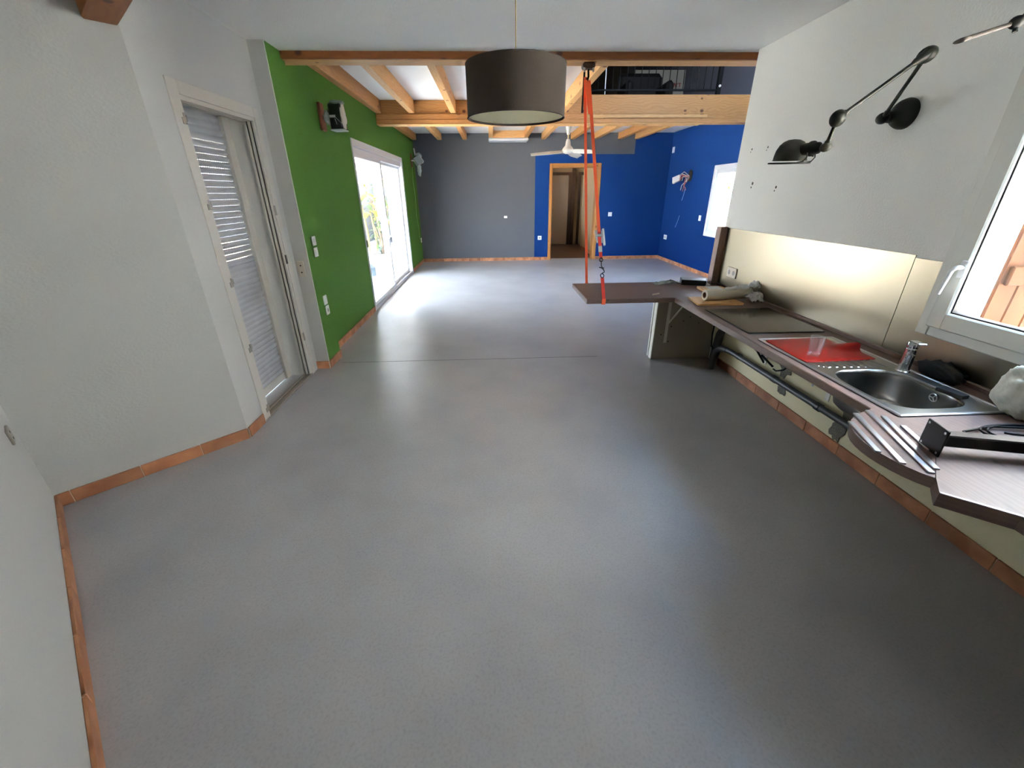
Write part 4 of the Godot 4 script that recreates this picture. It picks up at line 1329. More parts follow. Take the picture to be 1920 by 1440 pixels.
	# --- boards, film roll
	single("wooden_board", MB.new().prism(vec([[1.572, -3.10], [1.588, -3.094], [1.915, -3.084], [1.935, -3.10], [1.925, -3.33], [1.60, -3.34]]), 0.7005, 0.713, Transform3D(), false, false), M.board_wood, "thin pale wooden board lying under the roll of film", "board")
	single("wooden_board", MB.new().prism(vec([[1.838, -3.56], [2.06, -3.54], [2.06, -3.71], [1.848, -3.72]]), 0.7005, 0.719, Transform3D(), false, false), M.board_wood, "yellowish wooden board behind the roll of film, next to the upright end board", "board")
	single("paper_sheet", MB.new().prism(vec([[1.90, -3.60], [2.02, -3.58], [2.03, -3.70], [1.905, -3.70]]), 0.7193, 0.7205), M.paper_white, "bright white slip of paper on the yellowish board behind the film roll", "paper")
	var a0 := Vector3(1.665, 0.756, -3.205)
	var a1 := Vector3(2.055, 0.757, -3.245)
	o = thing("film_roll", "thick roll of cream plastic film lying on the pale board beside the hob", "roll", Vector3(1.86, 0.713, -3.22))
	var dr := (a1 - a0).normalized()
	var rb := Basis(Vector3.UP.cross(dr).normalized(), dr, Vector3.UP.cross(dr).normalized().cross(dr))
	var L := a0.distance_to(a1)
	obj("film", MB.new().lathe([Vector2(0.0235, 0), Vector2(0.0405, 0.0), Vector2(0.0425, 0.003), Vector2(0.0425, L - 0.003), Vector2(0.04, L), Vector2(0.0235, L)], Transform3D(rb, a0), 36), M.film_white, o)
	obj("core_tube", MB.new().lathe([Vector2(0.019, L), Vector2(0.019, -0.001), Vector2(0.0235, -0.001), Vector2(0.0235, L)], Transform3D(rb, a0), 24), M.cardboard, o)
	g = []
	fn.frequency = 9.0
	for i in 15:
		var row: Array = []
		for k in 23:
			var u := k / 22.0
			var w := i / 14.0
			var ang := -0.9 + w * 3.2
			var base := a0 + dr * (0.16 + 0.30 * u)
			var rr := 0.0445 + (0.012 + 0.05 * u * u) * absf(fn.get_noise_2d(u * 0.35, w * 0.5)) * 2.0 + 0.012 * u
			var off := Vector3(0, sin(ang), 0) * rr + Vector3(0, 0, -cos(ang)) * rr
			var pt := base + off
			pt.y = maxf(pt.y, 0.706)
			row.append(pt)
		g.append(row)
	obj("loose_sheet", MB.new().sheet(g, 0.0012), M.film_sheet, o)
	g = []
	for i in 13:
		var row: Array = []
		for k in 15:
			var u := k / 14.0
			var w := i / 12.0
			var pt := Vector3(1.985 + 0.115 * u, 0.712 + 0.055 * sin(PI * w) * (0.6 + 0.6 * u), -3.10 - 0.15 * w)
			pt += Vector3(fn.get_noise_2d(u * 0.9, w * 0.9 + 4.0) * 0.03, absf(fn.get_noise_2d(u * 0.8 + 9.0, w * 0.8)) * 0.04, fn.get_noise_2d(u * 0.9 + 20.0, w) * 0.03)
			pt.x = minf(pt.x, 2.092)
			row.append(pt)
		g.append(row)
	obj("crumpled_end", MB.new().sheet(g, 0.001), M.film_sheet, o)
	# --- dark tray, rag, chalk-like stub on the peninsula
	var tb := Basis(Vector3.UP, -0.38)
	var tc := Vector3(1.90, 0.7, -3.915)
	o = thing("paint_tray", "black shallow tray with a grey inside at the wall end of the peninsula", "tray", tc)
	m = MB.new()
	var T := Transform3D(tb, tc)
	m.prism(vec([[-0.11, -0.06], [0.11, -0.06], [0.10, 0.065], [-0.10, 0.065]]), 0.0, 0.006, T)
	for q in [[[-0.115, -0.065], [0.115, -0.065]], [[0.115, -0.065], [0.105, 0.07]], [[0.105, 0.07], [-0.105, 0.07]], [[-0.105, 0.07], [-0.115, -0.065]]]:
		m.bar(T * Vector3(q[0][0], 0.024, q[0][1]), T * Vector3(q[1][0], 0.024, q[1][1]), 0.006, 0.046, 0.001)
	obj("shell", m, M.black_tray, o)
	obj("liner", MB.new().prism(vec([[-0.112, -0.062], [0.112, -0.062], [0.102, 0.067], [-0.102, 0.067]]), 0.044, 0.049, T), M.tray_grey, o)
	m = MB.new()
	m.tri(Vector3(1.985, 0.745, -3.93), Vector3(2.04, 0.702, -3.84), Vector3(1.965, 0.702, -3.80), Vector3(0.3, 0.6, 0.7).normalized(), Vector3(0.3, 0.6, 0.7).normalized(), Vector3(0.3, 0.6, 0.7).normalized())
	m.tri(Vector3(1.985, 0.745, -3.93), Vector3(2.04, 0.702, -3.84), Vector3(2.045, 0.71, -3.97), Vector3.UP, Vector3.UP, Vector3.UP)
	obj("corner_flap", m, M.paper_white, o)
	g = []
	fn.frequency = 2.6
	for i in 9:
		var row: Array = []
		for k in 17:
			var u := k / 16.0
			var w := i / 8.0
			row.append(Vector3(1.53 + 0.25 * u, 0.704 + absf(fn.get_noise_2d(u * 0.6, w * 0.5)) * 0.05 * sin(PI * clampf(u, 0.05, 1)) + 0.012 * u, -3.99 + 0.11 * w + 0.03 * fn.get_noise_2d(u, w + 7.0)))
		g.append(row)
	single("rag", MB.new().sheet(g, 0.003), M.rag_grey, "crumpled grey green rag beside the black tray on the peninsula", "cloth")
	single("wood_stub", MB.new().bar(Vector3(1.352, 0.706, -3.475), Vector3(1.425, 0.706, -3.515), 0.012, 0.011, 0.002), M.film_white, "small pale stub lying alone in the middle of the peninsula", "stub")
	# --- black square leg with its mounting plate
	var p0 := Vector3(1.452, 0.749, -1.118)
	var td := Vector3(0.965, 0.0, 0.26).normalized()
	var side := td.cross(Vector3.UP)
	var lb := Basis(td, Vector3.UP, side)
	o = thing("table_leg", "black square steel leg with a drilled end plate lying on the near worktop", "table leg", Vector3(1.7, 0.70, -1.05))
	obj("end_plate", MB.new().box(p0, Vector3(0.006, 0.096, 0.096), 0.0015, 0, lb), M.steel_black, o)
	obj("square_tube", MB.new().box(p0 + td * 0.305, Vector3(0.6, 0.042, 0.042), 0.004, 0, lb), M.steel_black, o)
	for sy in [-1, 1]:
		for sz in [-1, 1]:
			var c: Vector3 = p0 + Vector3.UP * sy * 0.037 + side * sz * 0.037
			obj("bolt_hole", MB.new().lathe([Vector2(0, 0.0), Vector2(0.0045, 0.0)], Transform3D(Basis(side, -td, Vector3.UP), c - td * 0.0034), 12), M.bright_steel, o)
	# --- coiled cable and bag at the edge of view
	o = thing("cable", "loops of thin black cable behind the black steel leg", "cable", Vector3(1.82, 0.70, -1.2))
	var cp: Array = []
	for k in 40:
		var w := TAU * k / 16.0
		var r := 0.11 - 0.0012 * k
		cp.append(Vector3(1.845 + cos(w) * r * 1.25, 0.707 + 0.0035 * (k / 8) * 0.6 + 0.012 * maxf(0, sin(w * 0.5 + 1.0)), -1.185 + sin(w) * r * 0.62))
	obj("coil", MB.new().tube(cp, 0.0042, 8), M.cable_black, o)
	obj("tail", MB.new().tube([Vector3(1.98, 0.72, -1.19), Vector3(1.80, 0.71, -1.235), Vector3(1.68, 0.706, -1.215), Vector3(1.652, 0.706, -1.165), Vector3(1.69, 0.706, -1.12), Vector3(1.74, 0.706, -1.10)], 0.0042, 8), M.cable_black, o)
	g = []
	fn.frequency = 1.0
	for i in 33:
		var row: Array = []
		for k in 49:
			var la := -PI / 2 + PI * i / 32.0
			var lo := TAU * k / 48.0
			var d := Vector3(cos(la) * cos(lo), sin(la), cos(la) * sin(lo))
			var r := 1.0 + 0.3 * fn.get_noise_3d(d.x * 1.6, d.y * 1.2, d.z * 1.2) + 0.1 * (0.35 - absf(fn.get_noise_3d(d.x * 3.0, d.y * 3.0, d.z * 3.0)))
			var q := Vector3(2.015, 0.79, -1.325) + Vector3(d.x * 0.075, d.y * 0.11, d.z * 0.085) * r
			q.y = maxf(q.y, 0.7015)
			q.x = minf(q.x, 2.088)
			row.append(q)
		g.append(row)
	single("plastic_bag", MB.new().sheet(g), M.bag_white, "crumpled off-white bag standing at the end of the sink", "bag")

func build_under_worktop() -> void:
	var o := thing("waste_pipe", "dark grey waste pipe with collars running low along the kitchen wall", "pipe", Vector3(2.05, 0.25, -2.2))
	obj("run", MB.new().tube([Vector3(2.03, 0.235, -3.36), Vector3(2.04, 0.238, -3.2), Vector3(2.05, 0.26, -1.25)], 0.022, 14), M.pipe_grey, o)
	for z in [-3.18, -2.70, -2.25, -1.75]:
		obj("collar", MB.new().tube([Vector3(2.045, 0.2375 + (z + 3.2) * 0.0115, z - 0.02), Vector3(2.045, 0.2375 + (z + 3.2) * 0.0115, z + 0.02)], 0.0265, 14), M.pipe_dark, o)
	obj("elbow", MB.new().tube([Vector3(2.03, 0.235, -3.34), Vector3(2.02, 0.225, -3.42), Vector3(2.01, 0.18, -3.47), Vector3(2.0, 0.0, -3.5)], [0.024, 0.03, 0.032, 0.032], 14), M.pipe_grey, o)
	obj("riser", MB.new().tube([Vector3(2.05, 0.02, -3.58), Vector3(2.05, 0.32, -3.54), Vector3(2.06, 0.40, -3.5)], 0.034, 14), M.pipe_dark, o)
	o = thing("cable", "black cable hanging from under the worktop beside the waste pipe elbow", "cable", Vector3(1.98, 0.3, -3.5))
	obj("strand", MB.new().tube([Vector3(1.93, 0.66, -3.42), Vector3(1.935, 0.5, -3.45), Vector3(1.94, 0.34, -3.47), Vector3(1.97, 0.22, -3.5), Vector3(2.03, 0.16, -3.55)], 0.006, 8), M.cable_black, o)
	o = thing("hose_bundle", "tangle of thin black hoses above the waste pipe near its elbow", "hose", Vector3(2.05, 0.3, -3.1))
	obj("hose", MB.new().tube([Vector3(2.08, 0.40, -3.46), Vector3(2.04, 0.42, -3.3), Vector3(2.03, 0.40, -3.1), Vector3(2.06, 0.35, -2.95), Vector3(2.08, 0.30, -2.8)], 0.008, 8), M.cable_black, o)
	obj("hose", MB.new().tube([Vector3(2.06, 0.66, -3.05), Vector3(2.05, 0.5, -3.06), Vector3(2.04, 0.40, -3.03), Vector3(2.06, 0.30, -2.88)], 0.007, 8), M.cable_black, o)
	obj("hose", MB.new().tube([Vector3(2.09, 0.40, -2.62), Vector3(2.06, 0.33, -2.66), Vector3(2.07, 0.29, -2.74), Vector3(2.09, 0.28, -2.80)], 0.006, 8), M.cable_black, o)
	# mortar patches
	var r := RandomNumberGenerator.new()
	r.seed = 3
	var marks := [[-2.70, 0.33, 0.06, 0.08, "rough grey mortar patch on the cream wall above the waste pipe, nearer its elbow"], [-2.68, 0.17, 0.045, 0.05, "small mortar patch under the waste pipe, below the hanging hose"],
		[-2.08, 0.30, 0.06, 0.09, "rough grey mortar patch above the waste pipe near the rounded worktop end"], [-2.13, 0.15, 0.055, 0.075, "rough grey mortar patch below the waste pipe near the rounded worktop end"]]
	for q in marks:
		var poly := PackedVector2Array()
		for k in 18:
			var a := TAU * k / 18
			var e := r.randf_range(0.7, 1.2)
			poly.append(Vector2(q[0] + cos(a) * q[2] * e, q[1] + sin(a) * q[3] * e))
		var up := Basis(Vector3(0, 0, 1), Vector3(-1, 0, 0), Vector3(0, 1, 0))
		single("mortar_patch", MB.new().prism(poly, -2.1125, -2.106, Transform3D(up, Vector3.ZERO)), M.mortar, q[4], "patch", "mortar patches under the worktop")
	# small wall brackets
	var o2 := thing("wall_bracket", "white triangular bracket under the worktop above the waste pipe elbow", "bracket", Vector3(2.1, 0.3, -2.95))
	obj("plate", MB.new().bar(Vector3(2.105, 0.27, -2.93), Vector3(2.105, 0.62, -2.93), 0.03, 0.006, 0.001, Vector3.RIGHT), M.bracket_white, o2)
	obj("stay", MB.new().bar(Vector3(2.10, 0.30, -2.93), Vector3(1.85, 0.645, -2.93), 0.02, 0.006, 0.001, Vector3.BACK), M.bracket_white, o2)
	o2 = thing("wall_bracket", "small drilled metal plate on the cream wall above the last pipe collar in view", "bracket", Vector3(2.1, 0.32, -2.28))
	obj("plate", MB.new().box(Vector3(2.109, 0.34, -2.28), Vector3(0.005, 0.13, 0.035), 0.001), M.bracket_white, o2)
	obj("bolt", MB.new().ball(Vector3(2.107, 0.32, -2.42), Vector3(0.006, 0.008, 0.008)), M.bright_steel, o2)

func crumple(c: Vector3, s: Vector3, amp: float, seed_: int, freq := 1.4, B := Basis()) -> MB:
	var fn := FastNoiseLite.new()
	fn.seed = seed_
	fn.frequency = freq
	var g: Array = []
	for i in 15:
		var row: Array = []
		for k in 21:
			var la := -PI / 2 + PI * i / 14.0
			var lo := TAU * k / 20.0
			var d := Vector3(cos(la) * cos(lo), sin(la), cos(la) * sin(lo))
			row.append(c + B * (d * s * (1.0 + amp * fn.get_noise_3d(d.x, d.y, d.z))))
		g.append(row)
	return MB.new().sheet(g)

func build_lamps() -> void:
	# --- drum pendant
	var c := Vector3(0.128, 1.819, -2.3)
	var o := thing("pendant_lamp", "large taupe drum pendant lamp with a cream diffuser hanging on a thin cord", "lamp", c)
	var T := Transform3D(Basis(), c)
	obj("lamp_shade", MB.new().lathe([Vector2(0.2235, 0.0), Vector2(0.2265, 0.0), Vector2(0.228, 0.208), Vector2(0.225, 0.208), Vector2(0.2235, 0.0)], T, 72), M.shade_fabric, o)
	var m := MB.new()
	for y in [0.002, 0.206]:
		var ring: Array = []
		for k in 64: ring.append(c + Vector3(cos(TAU * k / 64) * 0.2265, y, sin(TAU * k / 64) * 0.2265))
		m.tube(ring, 0.0025, 6, false, true)
	obj("rim", m, M.shade_fabric, o)
	obj("diffuser", MB.new().lathe([Vector2(0.222, 0.012), Vector2(0.222, 0.009), Vector2(0.12, 0.003), Vector2(0, 0.001)], T, 64), M.diffuser, o)
	m = MB.new()
	for k in 3:
		var a := TAU * k / 3 + 0.4
		m.tube([c + Vector3(0, 0.185, 0), c + Vector3(cos(a) * 0.224, 0.2, sin(a) * 0.224)], 0.003, 6)
	m.lathe([Vector2(0, 0.12), Vector2(0.02, 0.12), Vector2(0.022, 0.18), Vector2(0.008, 0.205), Vector2(0, 0.205)], T, 16)
	obj("spider", m, M.cord_gold, o)
	obj("cord", MB.new().tube([c + Vector3(0, 0.2, 0), c + Vector3(0.001, 0.4, 0), c + Vector3(-0.002, 0.55, 0), c + Vector3(0.0, 0.681, 0)], 0.003, 8), M.cord_gold, o)
	obj("ceiling_cup", MB.new().lathe([Vector2(0.006, 0.645), Vector2(0.04, 0.665), Vector2(0.045, 0.681)], T, 24), M.switch_white, o)

	# --- articulated wall lamp
	var b0 := Vector3(2.116, 1.85, -2.39)
	var b1 := Vector3(1.985, 1.828, -2.376)
	var b2 := Vector3(1.82, 2.007, -2.051)
	var b3 := Vector3(1.5, 1.781, -2.035)
	var b4 := Vector3(1.5, 1.6755, -2.0625)
	var sc := Vector3(1.452, 1.632, -2.222)
	o = thing("wall_lamp", "dark green metal jointed wall lamp with a domed shade on folding arms", "lamp", b0)
	var ax := (b1 - b0).normalized()
	var WX := Transform3D(Basis(ax.cross(Vector3.BACK).normalized(), ax, ax.cross(Vector3.BACK).normalized().cross(ax)), b0 - ax * 0.004)
	obj("wall_base", MB.new().lathe([Vector2(0.068, 0.0), Vector2(0.070, 0.008), Vector2(0.066, 0.03), Vector2(0.052, 0.055), Vector2(0.036, 0.07), Vector2(0.028, 0.085), Vector2(0.026, 0.105), Vector2(0.0, 0.108)], WX, 32), M.lamp_dark, o)
	m = MB.new()
	m.tube([b0 + ax * 0.09, b1], 0.011, 10)
	m.tube([b0 + ax * 0.1 + Vector3(0, 0.012, 0), b0 + ax * 0.1 + Vector3(0, 0.03, -0.01)], 0.006, 8)
	obj("base_neck", m, M.lamp_dark, o)
	for q in [[b1, 0.029, b2 - b1], [b2, 0.034, b3 - b2], [b3, 0.032, b4 - b3], [b4, 0.022, sc - b4]]:
		var d: Vector3 = (q[2] as Vector3).normalized()
		var jb := Basis(d.cross(Vector3.UP).normalized(), d, d.cross(Vector3.UP).normalized().cross(d))
		m = MB.new()
		m.ball(q[0], Vector3(q[1], q[1] * 1.05, q[1] * 0.85), jb, 20)
		obj("joint", m, M.lamp_dark, o)
	m = MB.new()
	m.tube([b1, b1.lerp(b2, 0.12), b1.lerp(b2, 0.13), b2], [0.011, 0.011, 0.008, 0.008], 12)
	obj("arm", m, M.lamp_dark, o)
	m = MB.new()
	var b2b := b2 + Vector3(-0.012, 0.0, 0.012)
	m.tube([b2b, b2b.lerp(b3, 0.12), b2b.lerp(b3, 0.16), b2b.lerp(b3, 0.9), b2b.lerp(b3, 0.905), b3], [0.02, 0.014, 0.0085, 0.0085, 0.013, 0.013], 12)
	obj("arm", m, M.lamp_dark, o)
	obj("arm", MB.new().tube([b3, b3.lerp(b4, 0.75), b3.lerp(b4, 0.8), b4], [0.008, 0.008, 0.012, 0.012], 12), M.lamp_dark, o)
	# shade: a deep dome with a flattened back where the socket enters
	var tilt := Basis(Vector3(0.9, 0, 0.3).normalized(), 0.06)
	var SX := Transform3D(tilt, sc)
	obj("lamp_shade", MB.new().lathe([Vector2(0.0745, 0.0), Vector2(0.0715, 0.004), Vector2(0.0705, 0.02), Vector2(0.066, 0.045), Vector2(0.056, 0.066), Vector2(0.042, 0.080), Vector2(0.024, 0.0885), Vector2(0.0, 0.091), Vector2(0.0, 0.088), Vector2(0.05, 0.068), Vector2(0.066, 0.03), Vector2(0.0685, 0.0), Vector2(0.0745, 0.0)], SX, 40), M.lamp_dark, o)
	var bd := (b4 - (sc + Vector3(0, 0.043, 0))).normalized()
	var s0 := sc + Vector3(0, 0.043, 0) + bd * 0.05
	obj("socket", MB.new().tube([s0, s0 + bd * 0.045, s0 + bd * 0.047, s0 + bd * 0.058, s0 + bd * 0.06, s0 + bd * 0.085, s0 + bd * 0.095, b4], [0.026, 0.026, 0.032, 0.032, 0.026, 0.024, 0.013, 0.012], 20), M.lamp_dark, o)
	var ring: Array = []
	for k in 40: ring.append(sc + tilt * Vector3(cos(TAU * k / 40) * 0.087, -0.01, sin(TAU * k / 40) * 0.087))
	obj("guard_ring", MB.new().tube(ring, 0.0032, 8, false, true), M.lamp_dark, o)
	m = MB.new()
	var sd := bd.cross(Vector3.UP).normalized()
	for s in [-1, 1]:
		var e: Vector3 = sc + bd * 0.082 + sd * s * 0.026 + Vector3(0, -0.012, 0)
		m.tube([e - bd * 0.02, e + bd * 0.012 + Vector3(0, 0.004, 0), e + bd * 0.026 + Vector3(0, 0.02, 0), s0 + bd * 0.053 + sd * s * 0.024], 0.003, 8)
	m.tube([s0 + bd * 0.066 - Vector3(0, 0.024, 0), s0 + bd * 0.066 - Vector3(0, 0.034, 0)], 0.004, 8)
	obj("guard_stay", m, M.lamp_dark, o)
	# --- arm of a second lamp, its head off to the side
	o = thing("wall_lamp", "paler grey jointed lamp arm ending in a flat oval, near the window top", "lamp", Vector3(2.116, 2.29, -1.72))
	var r0 := Vector3(1.75, 1.999, -1.826)
	var r1 := Vector3(1.90, 2.042, -1.81)
	obj("arm", MB.new().tube([r0, r0.lerp(r1, 0.96), r1], [0.0075, 0.0075, 0.009], 12), M.iron_light, o)
	var rd := (r1 - r0).normalized()
	obj("oval_end", MB.new().ball(r0 - rd * 0.014, Vector3(0.02, 0.026, 0.008), Basis(rd.cross(Vector3.UP).normalized(), rd, rd.cross(Vector3.UP).normalized().cross(rd)), 16), M.iron_light, o)
	m = MB.new()
	m.ball(r1, Vector3(0.022, 0.02, 0.022))
	m.tube([r1, r1 + Vector3(0.0, -0.03, 0.008)], 0.008, 8)
	obj("joint", m, M.dark_iron, o)
	m = MB.new()
	m.tube([r1, Vector3(2.02, 2.17, -1.77), Vector3(2.118, 2.29, -1.72)], 0.009, 10)
	m.lathe([Vector2(0.055, 0), Vector2(0.05, 0.03), Vector2(0.02, 0.05), Vector2(0, 0.052)], Transform3D(Basis(Vector3(0, 0, 1), PI / 2), Vector3(2.117, 2.29, -1.72)), 24)
	obj("wall_base", m, M.dark_iron, o)

	# --- lamps wrapped for painting, on the green wall
	var p := Vector3(-1.68, 2.22, -4.97)
	o = thing("wall_sconce", "box-shaped wall lamp wrapped in dark torn paper on the green wall above the glass door", "sconce", p)
	obj("wall_plate", MB.new().box(p + Vector3(0.014, -0.01, 0), Vector3(0.028, 0.24, 0.11), 0.006), M.rust_plate, o)
	m = MB.new()
	m.tube([p + Vector3(0.02, -0.01, 0), p + Vector3(0.07, 0.0, 0.01), p + Vector3(0.10, 0.05, 0.01), p + Vector3(0.15, 0.10, 0.01)], 0.009, 10)
	obj("arm", m, M.dark_iron, o)
	obj("plastic_wrap", crumple(p + Vector3(0.075, -0.02, 0.01), Vector3(0.04, 0.055, 0.05), 0.5, 5), M.clear_wrap, o)
	var bc := p + Vector3(0.175, -0.015, 0.02)
	var B := Basis(Vector3.UP, -0.12)
	var bs := obj("box_shade", MB.new().box(bc, Vector3(0.125, 0.225, 0.13), 0.012, 0, B), M.black_tray, o)
	m = MB.new()
	m.box(bc + Vector3(-0.03, 0.0, 0.068), Vector3(0.06, 0.022, 0.004), 0.001, 0, B)
	m.box(bc + Vector3(0.0, -0.114, 0.0), Vector3(0.13, 0.012, 0.136), 0.004, 0, B)
	m.bar(bc + Vector3(-0.01, -0.02, 0.069), bc + Vector3(0.005, -0.07, 0.069), 0.006, 0.002)
	m.bar(bc + Vector3(0.0, -0.01, 0.069), bc + Vector3(0.05, -0.06, 0.069), 0.008, 0.002)
	obj("masking_tape", m, M.paper_white, bs)
	obj("torn_paper", crumple(bc + Vector3(0.052, 0.005, 0.0), Vector3(0.022, 0.125, 0.075), 0.35, 9), M.bracket_white, bs)
	obj("paper_top", crumple(bc + Vector3(0.01, 0.118, 0), Vector3(0.07, 0.025, 0.07), 0.5, 11), M.rag_grey, bs)

	p = Vector3(-1.68, 2.18, -10.1)
	o = thing("wall_sconce", "tilted wall lamp half wrapped in grey plastic in the corner of green and grey walls", "sconce", p)
	obj("wall_plate", MB.new().box(p + Vector3(0.012, -0.03, 0), Vector3(0.024, 0.26, 0.11), 0.005), M.rust_plate, o)
	var B2 := Basis(Vector3(0, 0, 1), 0.6) * Basis(Vector3.UP, 0.4)
	bc = p + Vector3(0.15, -0.03, 0.02)
	obj("box_shade", MB.new().box(bc, Vector3(0.15, 0.16, 0.13), 0.01, 0, B2), M.tray_grey, o)
	obj("dark_panel", MB.new().box(bc + B2 * Vector3(-0.03, 0.084, 0), Vector3(0.085, 0.012, 0.12), 0.003, 0, B2), M.black_tray, o)
	obj("masking_tape", MB.new().box(bc + B2 * Vector3(0.077, 0.0, 0.0), Vector3(0.008, 0.18, 0.136), 0.002, 0, B2), M.paper_white, o)
	obj("arm", MB.new().tube([p + Vector3(0.02, -0.03, 0.05), p + Vector3(0.13, -0.035, 0.09)], 0.014, 10), M.switch_white, o)
	obj("tube_end", MB.new().tube([p + Vector3(0.085, 0.20, 0), p + Vector3(0.10, 0.06, 0)], 0.012, 8), M.paper_white, o)
	obj("plastic_wrap", crumple(p + Vector3(0.165, -0.20, 0.02), Vector3(0.04, 0.12, 0.03), 0.5, 15), M.clear_wrap, o)
	obj("plastic_wrap", crumple(p + Vector3(0.17, 0.06, 0), Vector3(0.07, 0.06, 0.06), 0.5, 17), M.clear_wrap, o)
	o = thing("cable", "thin pale cable hanging down the green wall under the tilted wrapped lamp", "cable", Vector3(-1.67, 1.4, -10.1))
	obj("strand", MB.new().tube([p + Vector3(0.02, -0.15, 0.03), Vector3(-1.665, 1.75, -10.02), Vector3(-1.66, 1.45, -10.12), Vector3(-1.668, 1.1, -10.06), Vector3(-1.668, 0.8, -10.2), Vector3(-1.672, 0.55, -10.26)], 0.006, 6), M.green_scratch, o)

	# --- stripped lamp point on the blue wall
	p = Vector3(4.1, 1.78, -9.33)
	o = thing("lamp_fitting", "white terminal box dangling on bare wires from a dark hole in the blue wall", "lamp fitting", p)
	obj("wall_hole", crumple(p + Vector3(-0.018, 0.02, 0), Vector3(0.012, 0.11, 0.09), 0.3, 21), M.hole_dark, o)
	obj("terminal_box", MB.new().box(Vector3(3.97, 1.745, -9.72), Vector3(0.05, 0.13, 0.19), 0.008, 0, Basis(Vector3.RIGHT, -0.35) * Basis(Vector3.UP, 0.5)), M.switch_white, o)
	var wr := RandomNumberGenerator.new()
	wr.seed = 8
	for k in 9:
		var e := Vector3(3.99, 1.75 + wr.randf_range(-0.05, 0.1), -9.6) if k < 4 else p + Vector3(-0.1, wr.randf_range(-0.28, -0.05), wr.randf_range(-0.2, 0.08))
		var mid := p.lerp(e, 0.5) + Vector3(-0.06, wr.randf_range(-0.06, 0.14), wr.randf_range(-0.06, 0.06))
		obj("wire", MB.new().tube([p + Vector3(-0.012, 0, 0), mid, e], 0.007, 6), M.wire_red if k % 2 else M.wire_pale, o)
	# pale chases left in the blue paint
	m = MB.new()
	m.tube([Vector3(4.099, 1.58, -9.50), Vector3(4.099, 1.42, -9.55), Vector3(4.099, 1.33, -9.60)], 0.006, 6)
	var st := MB.new()
	st.tube([Vector3(4.099, 1.03, -9.60), Vector3(4.099, 0.9, -9.66), Vector3(4.099, 0.78, -9.74)], 0.005, 6)
	single("wall_scratch", m, M.scratch_pale, "short pale scratch right under the dangling terminal box on the blue wall", "scratch")
	single("wall_scratch", st, M.scratch_pale, "lower pale scratch in the blue paint above the double switch", "scratch")

func build_fan() -> void:
	var c := Vector3(1.405, 2.2, -8.5)
	var o := thing("ceiling_fan", "cream three-bladed ceiling fan on a short rod under the mezzanine", "fan", c)
	var T := Transform3D(Basis(), Vector3(c.x, 0, c.z))
	obj("canopy", MB.new().lathe([Vector2(0.085, 2.70), Vector2(0.085, 2.66), Vector2(0.06, 2.58), Vector2(0.035, 2.49), Vector2(0.028, 2.44), Vector2(0, 2.44)], T, 28), M.fan_white, o)
	obj("rod", MB.new().lathe([Vector2(0.016, 2.46), Vector2(0.016, 2.34)], T, 14), M.cord_gold, o)
	obj("motor", MB.new().lathe([Vector2(0, 2.37), Vector2(0.03, 2.37), Vector2(0.042, 2.33), Vector2(0.05, 2.27), Vector2(0.085, 2.235), Vector2(0.105, 2.205), Vector2(0.105, 2.18), Vector2(0.085, 2.155), Vector2(0.04, 2.14), Vector2(0, 2.138)], T, 32), M.fan_white, o)
	for k in 3:
		var a := deg_to_rad([180.0, 60.0, -60.0][k])
		var d := Vector3(cos(a), 0, -sin(a))
		var s := d.cross(Vector3.UP).normalized()
		var g: Array = []
		for i in 12:
			var t := i / 11.0
			var row: Array = []
			var w := lerpf(0.045, 0.075, minf(t * 2.5, 1.0)) * (1.0 - 0.35 * t * t)
			for j in 5:
				var v := (j - 2) / 2.0
				row.append(c + d * (0.09 + 0.58 * t) + s * w * v + Vector3(0, -0.02 + v * w * 0.42 - 0.045 * t - 0.008 * v * v, 0))
			g.append(row)
		obj("blade", MB.new().sheet(g, 0.007), M.fan_white, o)

